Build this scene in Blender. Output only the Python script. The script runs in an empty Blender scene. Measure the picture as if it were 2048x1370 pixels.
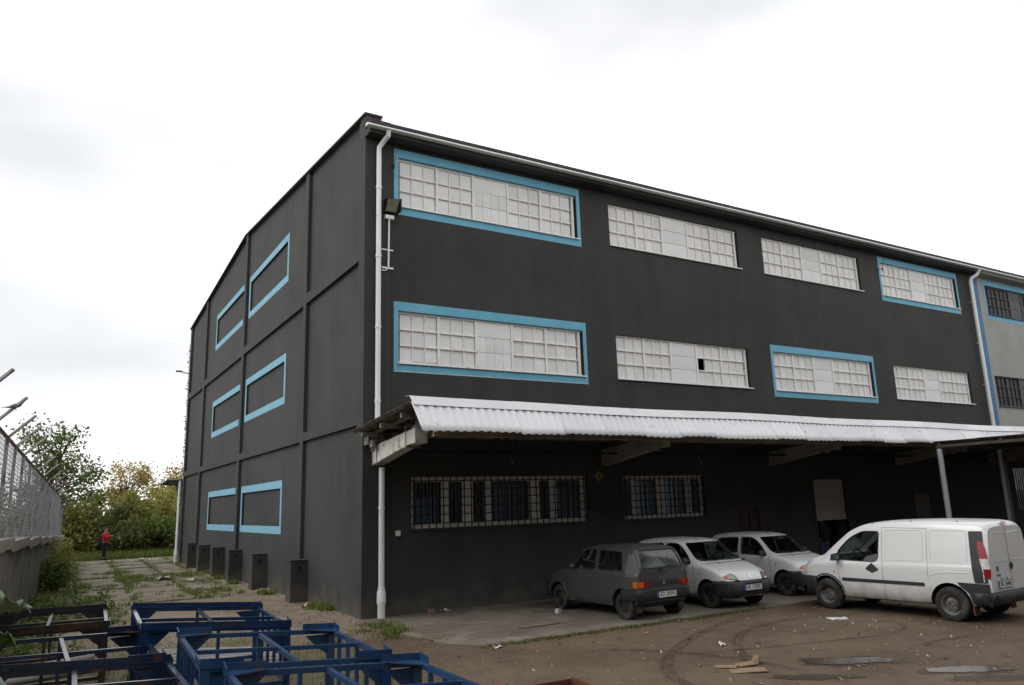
import bpy, bmesh, math, random
import numpy as np
from math import radians, sin, cos, pi, sqrt
from mathutils import Vector, Matrix
from mathutils.bvhtree import BVHTree

scene = bpy.context.scene
col = scene.collection
rng = random.Random(7)

# ------------------------------------------------------------------ camera
FPX, YAW, PITCH, ROLL = 1533.28, radians(31.2878), radians(11.9223), radians(-1.7883)
fw = Vector((sin(YAW) * cos(PITCH), cos(YAW) * cos(PITCH), sin(PITCH)))
r0 = Vector((cos(YAW), -sin(YAW), 0)); u0 = r0.cross(fw)
rv = r0 * cos(ROLL) + u0 * sin(ROLL); uv = u0 * cos(ROLL) - r0 * sin(ROLL)
cam_data = bpy.data.cameras.new('camera'); cam = bpy.data.objects.new('camera', cam_data)
col.objects.link(cam)
cam_data.sensor_width = 36.0; cam_data.lens = 36.0 * FPX / 2048.0
cam_data.clip_start = 0.05; cam_data.clip_end = 3000
cam.matrix_world = Matrix(((rv.x, uv.x, -fw.x, -6.1253), (rv.y, uv.y, -fw.y, -16.7328), (rv.z, uv.z, -fw.z, 2.365), (0, 0, 0, 1)))
scene.camera = cam

# ------------------------------------------------------------------ sky and sun (bright overcast)
SUN = Vector((-0.72, 0.30, 0.62)).normalized()
SUN_EL = math.asin(SUN.z); SUN_AZ = math.atan2(SUN.x, SUN.y)
world = bpy.data.worlds.new('World'); scene.world = world; world.use_nodes = True
wn = world.node_tree.nodes; wl = world.node_tree.links; wn.clear()
w_out = wn.new('ShaderNodeOutputWorld'); w_bg = wn.new('ShaderNodeBackground')
w_bg.inputs['Strength'].default_value = 0.1
w_sky = wn.new('ShaderNodeTexSky'); w_sky.sky_type = 'NISHITA'; w_sky.sun_disc = False
w_sky.sun_elevation = SUN_EL; w_sky.sun_rotation = SUN_AZ; w_sky.dust_density = 3.0
w_tc = wn.new('ShaderNodeTexCoord')
w_map = wn.new('ShaderNodeMapping'); w_map.inputs['Scale'].default_value = (1.0, 1.0, 2.6); w_map.inputs['Location'].default_value = (1.3, 3.1, 0.0)
w_noise = wn.new('ShaderNodeTexNoise'); w_noise.inputs['Scale'].default_value = 1.3
w_noise.inputs['Detail'].default_value = 3.5; w_noise.inputs['Roughness'].default_value = 0.5
w_ramp = wn.new('ShaderNodeValToRGB')
w_ramp.color_ramp.elements[0].position = 0.33; w_ramp.color_ramp.elements[0].color = (0.50, 0.508, 0.52, 1)
w_ramp.color_ramp.elements[1].position = 0.66; w_ramp.color_ramp.elements[1].color = (1.0, 1.0, 1.0, 1)
w_mul = wn.new('ShaderNodeVectorMath'); w_mul.operation = 'SCALE'; w_mul.inputs['Scale'].default_value = 14.5
w_mix = wn.new('ShaderNodeMixRGB'); w_mix.inputs['Fac'].default_value = 0.94
wl.new(w_tc.outputs['Generated'], w_map.inputs['Vector']); wl.new(w_map.outputs['Vector'], w_noise.inputs['Vector'])
wl.new(w_noise.outputs['Fac'], w_ramp.inputs['Fac']); wl.new(w_ramp.outputs['Color'], w_mul.inputs[0])
wl.new(w_sky.outputs['Color'], w_mix.inputs['Color1']); wl.new(w_mul.outputs['Vector'], w_mix.inputs['Color2'])
wl.new(w_mix.outputs['Color'], w_bg.inputs['Color']); wl.new(w_bg.outputs['Background'], w_out.inputs['Surface'])
sun_data = bpy.data.lights.new('sun', 'SUN'); sun_data.energy = 0.75; sun_data.angle = radians(22)
sun_data.color = (1.0, 0.95, 0.88)
sun = bpy.data.objects.new('sun', sun_data); col.objects.link(sun)
sun.rotation_euler = (-SUN).to_track_quat('-Z', 'Y').to_euler(); sun.location = (-20, 5, 30)
scene.view_settings.view_transform = 'Standard'; scene.view_settings.look = 'None'
scene.view_settings.exposure = 0.3; scene.view_settings.gamma = 1.0
scene.view_settings.use_curve_mapping = False

# ------------------------------------------------------------------ materials
MATS = {}
def nodes_of(name):
    m = bpy.data.materials.new(name); m.use_nodes = True
    nt = m.node_tree
    return m, nt, nt.nodes, nt.links, nt.nodes['Principled BSDF']
def ramp(n, p0, c0, p1, c1):
    r = n.new('ShaderNodeValToRGB'); e = r.color_ramp.elements
    e[0].position = p0; e[0].color = (*c0, 1); e[1].position = p1; e[1].color = (*c1, 1)
    return r
def pm(name, c1, c2=None, scale=3.0, rough=0.7, bump=0.0, bscale=60.0, metal=0.0, spec=0.4, stretch=None, p0=0.35, p1=0.65, detail=6.0, rust=None, rust_amt=0.5, rust_scale=4.0, coat=0.0, bdist=0.01):
    """paint or stone: two noise-mixed colours, fine relief, optional rust or dirt patches"""
    if name in MATS: return MATS[name]
    m, nt, n, l, b = nodes_of(name)
    b.inputs['Roughness'].default_value = rough; b.inputs['Metallic'].default_value = metal
    b.inputs['Specular IOR Level'].default_value = spec
    if coat: b.inputs['Coat Weight'].default_value = coat; b.inputs['Coat Roughness'].default_value = 0.06
    tc = n.new('ShaderNodeTexCoord'); mp = n.new('ShaderNodeMapping')
    if stretch: mp.inputs['Scale'].default_value = stretch
    l.new(tc.outputs['Object'], mp.inputs['Vector'])
    if c2 is None: c2 = tuple(v * 0.86 for v in c1)
    nz = n.new('ShaderNodeTexNoise'); nz.inputs['Scale'].default_value = scale; nz.inputs['Detail'].default_value = detail
    l.new(mp.outputs['Vector'], nz.inputs['Vector'])
    r = ramp(n, p0, c1, p1, c2); l.new(nz.outputs['Fac'], r.inputs['Fac'])
    out = r.outputs['Color']
    if rust:
        nz2 = n.new('ShaderNodeTexNoise'); nz2.inputs['Scale'].default_value = rust_scale; nz2.inputs['Detail'].default_value = 8
        l.new(tc.outputs['Object'], nz2.inputs['Vector'])
        r2 = ramp(n, 0.62 - 0.3 * rust_amt, (0, 0, 0), 0.70 - 0.3 * rust_amt, (1, 1, 1)); l.new(nz2.outputs['Fac'], r2.inputs['Fac'])
        mx = n.new('ShaderNodeMixRGB'); mx.inputs['Color2'].default_value = (*rust, 1)
        l.new(r2.outputs['Color'], mx.inputs['Fac']); l.new(out, mx.inputs['Color1']); out = mx.outputs['Color']
    if name in ('white_board', 'dark_window', 'slab_concrete', 'white_sheet'):
        oi = n.new('ShaderNodeObjectInfo'); mr = n.new('ShaderNodeMapRange'); mr.inputs['To Min'].default_value = 0.86 if name != 'dark_window' else 0.6; mr.inputs['To Max'].default_value = 1.0 if name != 'dark_window' else 1.3; l.new(oi.outputs['Random'], mr.inputs['Value'])
        vm = n.new('ShaderNodeVectorMath'); vm.operation = 'SCALE'; l.new(out, vm.inputs[0]); l.new(mr.outputs['Result'], vm.inputs['Scale']); out = vm.outputs['Vector']
    l.new(out, b.inputs['Base Color'])
    if bump:
        bz = n.new('ShaderNodeTexNoise'); bz.inputs['Scale'].default_value = bscale; bz.inputs['Detail'].default_value = 4
        l.new(tc.outputs['Object'], bz.inputs['Vector'])
        bp = n.new('ShaderNodeBump'); bp.inputs['Strength'].default_value = bump; bp.inputs['Distance'].default_value = bdist
        l.new(bz.outputs['Fac'], bp.inputs['Height']); l.new(bp.outputs['Normal'], b.inputs['Normal'])
    MATS[name] = m
    return m
def wall_mat(name, base, amp=0.22, warm=(1.0, 1.0, 1.0)):
    """roller-painted render: cloudy patches, faint runs down the wall, grain"""
    m, nt, n, l, b = nodes_of(name)
    b.inputs['Roughness'].default_value = 0.78; b.inputs['Specular IOR Level'].default_value = 0.3
    geo = n.new('ShaderNodeNewGeometry')
    n1 = n.new('ShaderNodeTexNoise'); n1.inputs['Scale'].default_value = 0.55; n1.inputs['Detail'].default_value = 7; n1.inputs['Roughness'].default_value = 0.62
    l.new(geo.outputs['Position'], n1.inputs['Vector'])
    mp = n.new('ShaderNodeMapping'); mp.inputs['Scale'].default_value = (2.6, 2.6, 0.22); l.new(geo.outputs['Position'], mp.inputs['Vector'])
    n2 = n.new('ShaderNodeTexNoise'); n2.inputs['Scale'].default_value = 1.2; n2.inputs['Detail'].default_value = 6; l.new(mp.outputs['Vector'], n2.inputs['Vector'])
    a = n.new('ShaderNodeMath'); a.operation = 'MULTIPLY_ADD'; a.inputs[1].default_value = 0.45; l.new(n2.outputs['Fac'], a.inputs[0]); l.new(n1.outputs['Fac'], a.inputs[2])
    lo = tuple(v * (1 - amp) for v in base); hi = tuple(v * (1 + amp) * w for v, w in zip(base, warm))
    r = ramp(n, 0.75, lo, 1.25, hi)
    sc = n.new('ShaderNodeMath'); sc.operation = 'MULTIPLY'; sc.inputs[1].default_value = 1.0
    l.new(a.outputs[0], sc.inputs[0])
    mr = n.new('ShaderNodeMapRange'); mr.inputs['From Min'].default_value = 0.50; mr.inputs['From Max'].default_value = 0.96
    l.new(sc.outputs[0], mr.inputs['Value'])
    r.color_ramp.elements[0].position = 0.0; r.color_ramp.elements[1].position = 1.0
    l.new(mr.outputs['Result'], r.inputs['Fac'])
    n4 = n.new('ShaderNodeTexNoise'); n4.inputs['Scale'].default_value = 0.17; n4.inputs['Detail'].default_value = 9; n4.inputs['Roughness'].default_value = 0.7; l.new(geo.outputs['Position'], n4.inputs['Vector'])
    r4 = ramp(n, 0.46, (0, 0, 0), 0.62, (0.55, 0.55, 0.55)); l.new(n4.outputs['Fac'], r4.inputs['Fac'])
    m4 = n.new('ShaderNodeMixRGB'); m4.inputs['Color2'].default_value = (*[v * 1.28 for v in base], 1); l.new(r4.outputs['Color'], m4.inputs['Fac']); l.new(r.outputs['Color'], m4.inputs['Color1'])
    sp = n.new('ShaderNodeSeparateXYZ'); l.new(geo.outputs['Position'], sp.inputs[0])
    n5 = n.new('ShaderNodeTexNoise'); n5.inputs['Scale'].default_value = 2.2; n5.inputs['Detail'].default_value = 8; l.new(geo.outputs['Position'], n5.inputs['Vector'])
    a5 = n.new('ShaderNodeMath'); a5.operation = 'MULTIPLY_ADD'; a5.inputs[1].default_value = -1.3; l.new(n5.outputs['Fac'], a5.inputs[0]); l.new(sp.outputs['Z'], a5.inputs[2])
    m5r = n.new('ShaderNodeMapRange'); m5r.inputs['From Min'].default_value = -0.15; m5r.inputs['From Max'].default_value = -0.62; m5r.inputs['To Max'].default_value = 0.55; l.new(a5.outputs[0], m5r.inputs['Value'])
    m5 = n.new('ShaderNodeMixRGB'); m5.inputs['Color2'].default_value = (0.115, 0.10, 0.08, 1); l.new(m5r.outputs['Result'], m5.inputs['Fac']); l.new(m4.outputs['Color'], m5.inputs['Color1'])
    l.new(m5.outputs['Color'], b.inputs['Base Color'])
    n3 = n.new('ShaderNodeTexNoise'); n3.inputs['Scale'].default_value = 28; n3.inputs['Detail'].default_value = 6; l.new(geo.outputs['Position'], n3.inputs['Vector'])
    bp = n.new('ShaderNodeBump'); bp.inputs['Strength'].default_value = 0.25; bp.inputs['Distance'].default_value = 0.012
    l.new(n3.outputs['Fac'], bp.inputs['Height']); l.new(bp.outputs['Normal'], b.inputs['Normal'])
    MATS[name] = m
    return m
def leaf_mat(name, cols, rough=0.55, trans=0.35):
    """leaves: colour picked per leaf from a short ramp, a little light through the blade"""
    m, nt, n, l, b = nodes_of(name)
    geo = n.new('ShaderNodeNewGeometry'); r = n.new('ShaderNodeValToRGB')
    e = r.color_ramp.elements
    e[0].position = 0.0; e[0].color = (*cols[0], 1); e[1].position = 1.0; e[1].color = (*cols[-1], 1)
    for i, c in enumerate(cols[1:-1]):
        q = e.new((i + 1) / (len(cols) - 1)); q.color = (*c, 1)
    l.new(geo.outputs['Random Per Island'], r.inputs['Fac'])
    l.new(r.outputs['Color'], b.inputs['Base Color']); b.inputs['Roughness'].default_value = rough
    b.inputs['Specular IOR Level'].default_value = 0.25
    if trans:
        tr = n.new('ShaderNodeBsdfTranslucent'); mx = n.new('ShaderNodeMixShader'); mx.inputs['Fac'].default_value = trans
        l.new(r.outputs['Color'], tr.inputs['Color']); l.new(b.outputs['BSDF'], mx.inputs[1]); l.new(tr.outputs['BSDF'], mx.inputs[2])
        l.new(mx.outputs['Shader'], n['Material Output'].inputs['Surface'])
    MATS[name] = m
    return m
def glass_mat(name, tint=(0.6, 0.7, 0.72), refl=0.12):
    m, nt, n, l, b = nodes_of(name)
    tr = n.new('ShaderNodeBsdfTransparent'); tr.inputs['Color'].default_value = (*tint, 1)
    gl = n.new('ShaderNodeBsdfGlossy'); gl.inputs['Roughness'].default_value = 0.03; gl.inputs['Color'].default_value = (0.95, 0.97, 1, 1)
    lw = n.new('ShaderNodeLayerWeight'); lw.inputs['Blend'].default_value = 0.25
    mr = n.new('ShaderNodeMapRange'); mr.inputs['To Min'].default_value = refl * 0.45; mr.inputs['To Max'].default_value = min(1.0, refl * 5)
    l.new(lw.outputs['Fresnel'], mr.inputs['Value'])
    mx = n.new('ShaderNodeMixShader'); l.new(mr.outputs['Result'], mx.inputs['Fac'])
    l.new(tr.outputs['BSDF'], mx.inputs[1]); l.new(gl.outputs['BSDF'], mx.inputs[2])
    l.new(mx.outputs['Shader'], n['Material Output'].inputs['Surface'])
    MATS[name] = m
    return m
wall_mat('dark_render', (0.0405, 0.0400, 0.0375), 0.24)
wall_mat('gable_render', (0.0385, 0.0402, 0.0410), 0.30, (1.0, 1.0, 0.99))
wall_mat('pale_render', (0.32, 0.32, 0.30), 0.12)
pm('blue_paint', (0.15, 0.43, 0.58), (0.13, 0.385, 0.53), 2.0, 0.6, bump=0.15, bscale=40)
pm('gable_blue', (0.20, 0.44, 0.56), (0.17, 0.39, 0.52), 1.5, 0.65, bump=0.15, bscale=40)
pm('deep_blue_paint', (0.05, 0.17, 0.33), (0.04, 0.14, 0.28), 2.0, 0.6, bump=0.15, bscale=40)
pm('white_board', (0.87, 0.86, 0.845), (0.79, 0.775, 0.755), 1.6, 0.6, bump=0.1, bscale=30)
pm('white_frame', (0.86, 0.85, 0.835), (0.78, 0.765, 0.745), 2.5, 0.55, rust=(0.5, 0.42, 0.33), rust_amt=-0.02, rust_scale=9)
pm('white_sheet', (0.83, 0.83, 0.85), (0.77, 0.78, 0.81), 1.3, 0.5, bump=0.05, rust=(0.6, 0.59, 0.57), rust_amt=-0.05, rust_scale=5)
pm('pipe_white', (0.85, 0.86, 0.87), (0.78, 0.79, 0.80), 1.5, 0.4, rust=(0.5, 0.45, 0.4), rust_amt=-0.08, rust_scale=12)
pm('pvc', (0.80, 0.78, 0.74), (0.72, 0.70, 0.66), 3, 0.4)
pm('board_brown', (0.30, 0.235, 0.185), (0.20, 0.16, 0.125), 3, 0.8)
pm('gutter_white', (0.86, 0.86, 0.86), (0.80, 0.80, 0.79), 2, 0.4)
pm('grey_shaded_concrete', (0.36, 0.325, 0.28), (0.27, 0.245, 0.21), 2.5, 0.85, bump=0.3, bscale=35)  # darker grey; stands in for shade on the inner beams
pm('iron_black', (0.012, 0.012, 0.013), None, 5, 0.5, metal=0.2)
pm('brown_sheet', (0.19, 0.155, 0.11), (0.12, 0.10, 0.075), 2.5, 0.85, bump=0.3, bscale=50, rust=(0.08, 0.065, 0.05), rust_amt=0.45)
pm('painted_concrete', (0.60, 0.575, 0.54), (0.50, 0.475, 0.44), 2.5, 0.8, bump=0.3, bscale=35, rust=(0.28, 0.25, 0.21), rust_amt=0.2, rust_scale=3)
pm('grey_steel', (0.24, 0.235, 0.225), (0.17, 0.165, 0.155), 4, 0.6, metal=0.2, rust=(0.12, 0.08, 0.05), rust_amt=0.3)
pm('post_paint', (0.45, 0.47, 0.50), (0.38, 0.40, 0.43), 3, 0.5)
pm('roof_dark', (0.035, 0.036, 0.038), (0.05, 0.05, 0.05), 2, 0.8, bump=0.2)
pm('brick_dark', (0.10, 0.062, 0.05), (0.06, 0.045, 0.04), 9, 0.9, bump=0.4)
pm('galvanised', (0.34, 0.355, 0.38), (0.26, 0.27, 0.29), 3, 0.5, metal=0.35, rust=(0.20, 0.11, 0.07), rust_amt=0.22, rust_scale=3)
pm('rusty_rail', (0.14, 0.055, 0.035), (0.09, 0.04, 0.03), 7, 0.85)
pm('old_concrete', (0.17, 0.155, 0.13), (0.125, 0.113, 0.095), 1.3, 0.9, bump=0.5, bscale=30, stretch=(1.2, 1.2, 0.5), rust=(0.085, 0.078, 0.064), rust_amt=0.3, rust_scale=0.9)
pm('coping_concrete', (0.25, 0.225, 0.185), (0.16, 0.145, 0.12), 3, 0.9, bump=0.6, bscale=25)
pm('slab_concrete', (0.25, 0.222, 0.18), (0.185, 0.162, 0.13), 1.2, 0.9, bump=0.4, bscale=40, rust=(0.17, 0.135, 0.095), rust_amt=0.46, rust_scale=0.8)
pm('rack_blue', (0.010, 0.034, 0.100), (0.007, 0.022, 0.062), 3, 0.17, spec=0.85, rust=(0.08, 0.035, 0.02), rust_amt=-0.10, rust_scale=6)
pm('rack_rusty', (0.020, 0.016, 0.016), (0.016, 0.018, 0.028), 3, 0.25, spec=0.8, rust=(0.060, 0.027, 0.016), rust_amt=0.40, rust_scale=5)
pm('rack_worn', (0.012, 0.026, 0.066), (0.010, 0.017, 0.036), 3, 0.18, spec=0.85, rust=(0.075, 0.034, 0.02), rust_amt=0.16, rust_scale=5)
pm('rack_steel', (0.020, 0.062, 0.150), (0.014, 0.042, 0.105), 3, 0.2, spec=0.85, rust=(0.09, 0.045, 0.03), rust_amt=-0.04, rust_scale=9)
pm('rust', (0.16, 0.055, 0.025), (0.09, 0.035, 0.02), 6, 0.9)
pm('grey_pipe', (0.30, 0.28, 0.26), (0.22, 0.205, 0.19), 2, 0.6)
pm('blue_pipe', (0.13, 0.28, 0.46), (0.10, 0.22, 0.38), 2, 0.45)
pm('bark', (0.075, 0.058, 0.042), (0.045, 0.035, 0.027), 8, 0.95, bump=0.6, bscale=30)
pm('rubber', (0.018, 0.018, 0.018), (0.028, 0.026, 0.024), 8, 0.85, rust=(0.06, 0.052, 0.042), rust_amt=0.25, rust_scale=6)
pm('plastic_black', (0.022, 0.023, 0.026), (0.03, 0.03, 0.032), 5, 0.6)
pm('plastic_grey', (0.027, 0.029, 0.034), None, 5, 0.55)
pm('steel_wheel', (0.035, 0.035, 0.036), (0.022, 0.022, 0.022), 7, 0.55, metal=0.3, rust=(0.06, 0.045, 0.035), rust_amt=0.3)
pm('wheel_silver', (0.16, 0.16, 0.155), (0.11, 0.11, 0.105), 7, 0.5, metal=0.4, rust=(0.06, 0.05, 0.04), rust_amt=0.35)
pm('chrome', (0.6, 0.6, 0.62), None, 5, 0.2, metal=0.9)
pm('seat_grey', (0.20, 0.19, 0.18), None, 5, 0.9)
pm('seat_dark', (0.03, 0.03, 0.033), None, 5, 0.9)
pm('lamp_red', (0.27, 0.010, 0.008), None, 5, 0.15, spec=0.6)
pm('lamp_orange', (0.58, 0.13, 0.012), None, 5, 0.15, spec=0.6)
pm('lamp_clear', (0.62, 0.61, 0.57), (0.42, 0.41, 0.38), 30, 0.12, spec=0.7)
pm('headlamp', (0.34, 0.33, 0.30), (0.16, 0.16, 0.15), 14, 0.1, spec=0.8, coat=0.6)
pm('plate_white', (0.72, 0.72, 0.70), None, 5, 0.5)
pm('plate_blue', (0.02, 0.06, 0.32), None, 5, 0.5)
pm('ink', (0.012, 0.012, 0.012), None, 5, 0.6)
pm('mudflap', (0.13, 0.035, 0.03), None, 5, 0.8)
pm('paper', (0.55, 0.54, 0.52), None, 5, 0.8)
pm('cardboard', (0.25, 0.17, 0.11), (0.19, 0.13, 0.085), 5, 0.9)
pm('curtain_blue', (0.42, 0.66, 0.90), (0.25, 0.48, 0.75), 2.5, 0.9, stretch=(6, 1, 0.6))
pm('curtain_dim', (0.13, 0.27, 0.42), (0.06, 0.12, 0.20), 1.5, 0.9)
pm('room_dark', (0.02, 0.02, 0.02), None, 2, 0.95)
pm('door_brown', (0.028, 0.014, 0.012), None, 4, 0.6)
pm('shutter', (0.44, 0.42, 0.385), (0.36, 0.34, 0.31), 2.0, 0.6)
pm('dark_window', (0.055, 0.056, 0.062), (0.035, 0.036, 0.04), 3, 0.55)
glass_mat('window_glass', (0.88, 0.94, 0.98), 0.13)
glass_mat('car_glass', (0.42, 0.47, 0.46), 0.10)
glass_mat('hatch_glass', (0.72, 0.76, 0.74), 0.02)
M = MATS

# ------------------------------------------------------------------ building helpers
class MB:
    """collects faces and links them as ONE mesh object"""
    def __init__(s): s.v = []; s.f = []; s.m = []
    def add(s, vs, fs, mi=0):
        o = len(s.v); s.v += [tuple(p) for p in vs]
        for f in fs: s.f.append(tuple(i + o for i in f)); s.m.append(mi)
        return s
    def box(s, x0, x1, y0, y1, z0, z1, mi=0):
        vs = [(x, y, z) for z in (z0, z1) for y in (y0, y1) for x in (x0, x1)]
        return s.add(vs, [(0, 2, 3, 1), (4, 5, 7, 6), (0, 1, 5, 4), (2, 6, 7, 3), (0, 4, 6, 2), (1, 3, 7, 5)], mi)
    def hexa(s, b, t, mi=0):
        """b, t: four points each, same winding (counter-clockwise from above)"""
        return s.add(list(b) + list(t), [(3, 2, 1, 0), (4, 5, 6, 7), (0, 1, 5, 4), (1, 2, 6, 5), (2, 3, 7, 6), (3, 0, 4, 7)], mi)
    def bar(s, p, q, w, h, up=(0, 0, 1), mi=0):
        """rectangular bar from p to q, w wide and h high, centred on the line"""
        p = Vector(p); q = Vector(q); d = (q - p).normalized(); up = Vector(up)
        a = d.cross(up)
        if a.length < 1e-4: a = d.cross(Vector((1, 0, 0)))
        a.normalize(); c = a.cross(d).normalized()
        a *= w / 2; c *= h / 2
        vs = [p - a - c, p + a - c, p + a + c, p - a + c, q - a - c, q + a - c, q + a + c, q - a + c]
        return s.add(vs, [(0, 1, 2, 3), (7, 6, 5, 4), (0, 4, 5, 1), (1, 5, 6, 2), (2, 6, 7, 3), (3, 7, 4, 0)], mi)
    def tube(s, pts, r, n=8, mi=0, caps=True):
        pts = [Vector(p) for p in pts]; rs = r if isinstance(r, (list, tuple)) else [r] * len(pts)
        rings = []; prev = None
        for i, p in enumerate(pts):
            d = (pts[min(i + 1, len(pts) - 1)] - pts[max(i - 1, 0)])
            d = d.normalized() if d.length > 1e-9 else Vector((0, 0, 1))
            if prev is None:
                a = d.cross(Vector((0, 0, 1)))
                if a.length < 0.05: a = d.cross(Vector((1, 0, 0)))
            else: a = prev - d * prev.dot(d)
            a.normalize(); prev = a; b = d.cross(a)
            rings.append([p + (a * cos(2 * pi * k / n) + b * sin(2 * pi * k / n)) * rs[i] for k in range(n)])
        vs = [v for ring in rings for v in ring]; fs = []
        for i in range(len(rings) - 1):
            for k in range(n):
                fs.append((i * n + k, i * n + (k + 1) % n, (i + 1) * n + (k + 1) % n, (i + 1) * n + k))
        if caps:
            fs.append(tuple(range(n - 1, -1, -1))); fs.append(tuple((len(rings) - 1) * n + k for k in range(n)))
        return s.add(vs, fs, mi)
    def prism(s, poly, axis, a, b, mi=0):
        """poly of 2D points extruded along axis from a to b; 'x': (y,z), 'y': (x,z), 'z': (x,y)"""
        def P(p, t): return {'x': (t, p[0], p[1]), 'y': (p[0], t, p[1]), 'z': (p[0], p[1], t)}[axis]
        n = len(poly); vs = [P(p, a) for p in poly] + [P(p, b) for p in poly]
        fs = [tuple(range(n)), tuple(range(2 * n - 1, n - 1, -1))] + [(i, n + i, n + (i + 1) % n, (i + 1) % n) for i in range(n)]
        return s.add(vs, fs, mi)
    def ball(s, c, rx, ry, rz, n=10, k=6, mi=0):
        vs = [(c[0], c[1], c[2] - rz)]
        for i in range(1, k):
            t = -pi / 2 + pi * i / k
            for j in range(n): vs.append((c[0] + rx * cos(t) * cos(2 * pi * j / n), c[1] + ry * cos(t) * sin(2 * pi * j / n), c[2] + rz * sin(t)))
        vs.append((c[0], c[1], c[2] + rz)); fs = []
        for j in range(n):
            fs.append((0, 1 + (j + 1) % n, 1 + j)); fs.append((len(vs) - 1, 1 + (k - 2) * n + j, 1 + (k - 2) * n + (j + 1) % n))
            for i in range(k - 2): fs.append((1 + i * n + j, 1 + i * n + (j + 1) % n, 1 + (i + 1) * n + (j + 1) % n, 1 + (i + 1) * n + j))
        return s.add(vs, fs, mi)
    def mesh(s, name):
        me = bpy.data.meshes.new(name); me.from_pydata(s.v, [], s.f); me.update()
        return me
    def build(s, name, mats, parent=None, smooth=False, angle=40, fix=True, bevel=0.0):
        me = s.mesh(name)
        for m in (mats if isinstance(mats, (list, tuple)) else [mats]): me.materials.append(M[m] if isinstance(m, str) else m)
        if any(s.m): me.polygons.foreach_set('material_index', s.m)
        if fix:
            bm = bmesh.new(); bm.from_mesh(me); bmesh.ops.recalc_face_normals(bm, faces=bm.faces); bm.to_mesh(me); bm.free()
        if smooth:
            me.polygons.foreach_set('use_smooth', [True] * len(me.polygons)); me.set_sharp_from_angle(angle=radians(angle))
        return link(name, me, parent, bevel)
def link(name, me, parent=None, bevel=0.0):
    o = bpy.data.objects.new(name, me); col.objects.link(o)
    if parent is not None: o.parent = parent
    if bevel:
        md = o.modifiers.new('bevel', 'BEVEL'); md.width = bevel; md.segments = 2; md.limit_method = 'ANGLE'
    return o
def tag(o, label=None, cat=None, group=None, kind=None):
    if label: o['label'] = label
    if cat: o['category'] = cat
    if group: o['group'] = group
    if kind: o['kind'] = kind
    return o
def thing(name, label, cat, loc=(0, 0, 0), rz=0.0, group=None):
    o = bpy.data.objects.new(name, None); col.objects.link(o); o.empty_display_size = 0.3
    o.location = loc; o.rotation_euler = (0, 0, rz)
    return tag(o, label, cat, group)
def inst(src, name, parent, loc, rot=None):
    """another piece sharing the mesh of src"""
    o = bpy.data.objects.new(name, src.data); col.objects.link(o); o.parent = parent; o.location = loc
    if rot: o.rotation_euler = rot
    return o
def copy_tree(o, parent=None):
    c = o.copy(); col.objects.link(c); c.parent = parent
    for ch in o.children: copy_tree(ch, c)
    return c
def holed_wall(mb, u0, u1, z0, z1, holes, P, depth, mi=0):
    """sheet over u0..u1, z0..z1 with rectangular openings; P(u,z,d) gives the point d behind the face"""
    us = sorted({u0, u1, *[h[0] for h in holes], *[h[1] for h in holes]}); zs = sorted({z0, z1, *[h[2] for h in holes], *[h[3] for h in holes]})
    us = [u for u in us if u0 <= u <= u1]; zs = [z for z in zs if z0 <= z <= z1]
    for a, b in zip(us, us[1:]):
        for c, d in zip(zs, zs[1:]):
            cu, cz = (a + b) / 2, (c + d) / 2
            if any(h[0] < cu < h[1] and h[2] < cz < h[3] for h in holes): continue
            mb.add([P(a, c, 0), P(b, c, 0), P(b, d, 0), P(a, d, 0)], [(0, 1, 2, 3)], mi)
    for h in holes:
        a, b, c, d = h[:4]
        dp = h[4] if len(h) > 4 else depth
        for (p, q) in (((a, c), (b, c)), ((b, c), (b, d)), ((b, d), (a, d)), ((a, d), (a, c))):
            if p[1] == q[1] and p[1] <= z0: continue
            mb.add([P(*p, 0), P(*q, 0), P(*q, dp), P(*p, dp)], [(0, 1, 2, 3)], mi)
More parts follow.
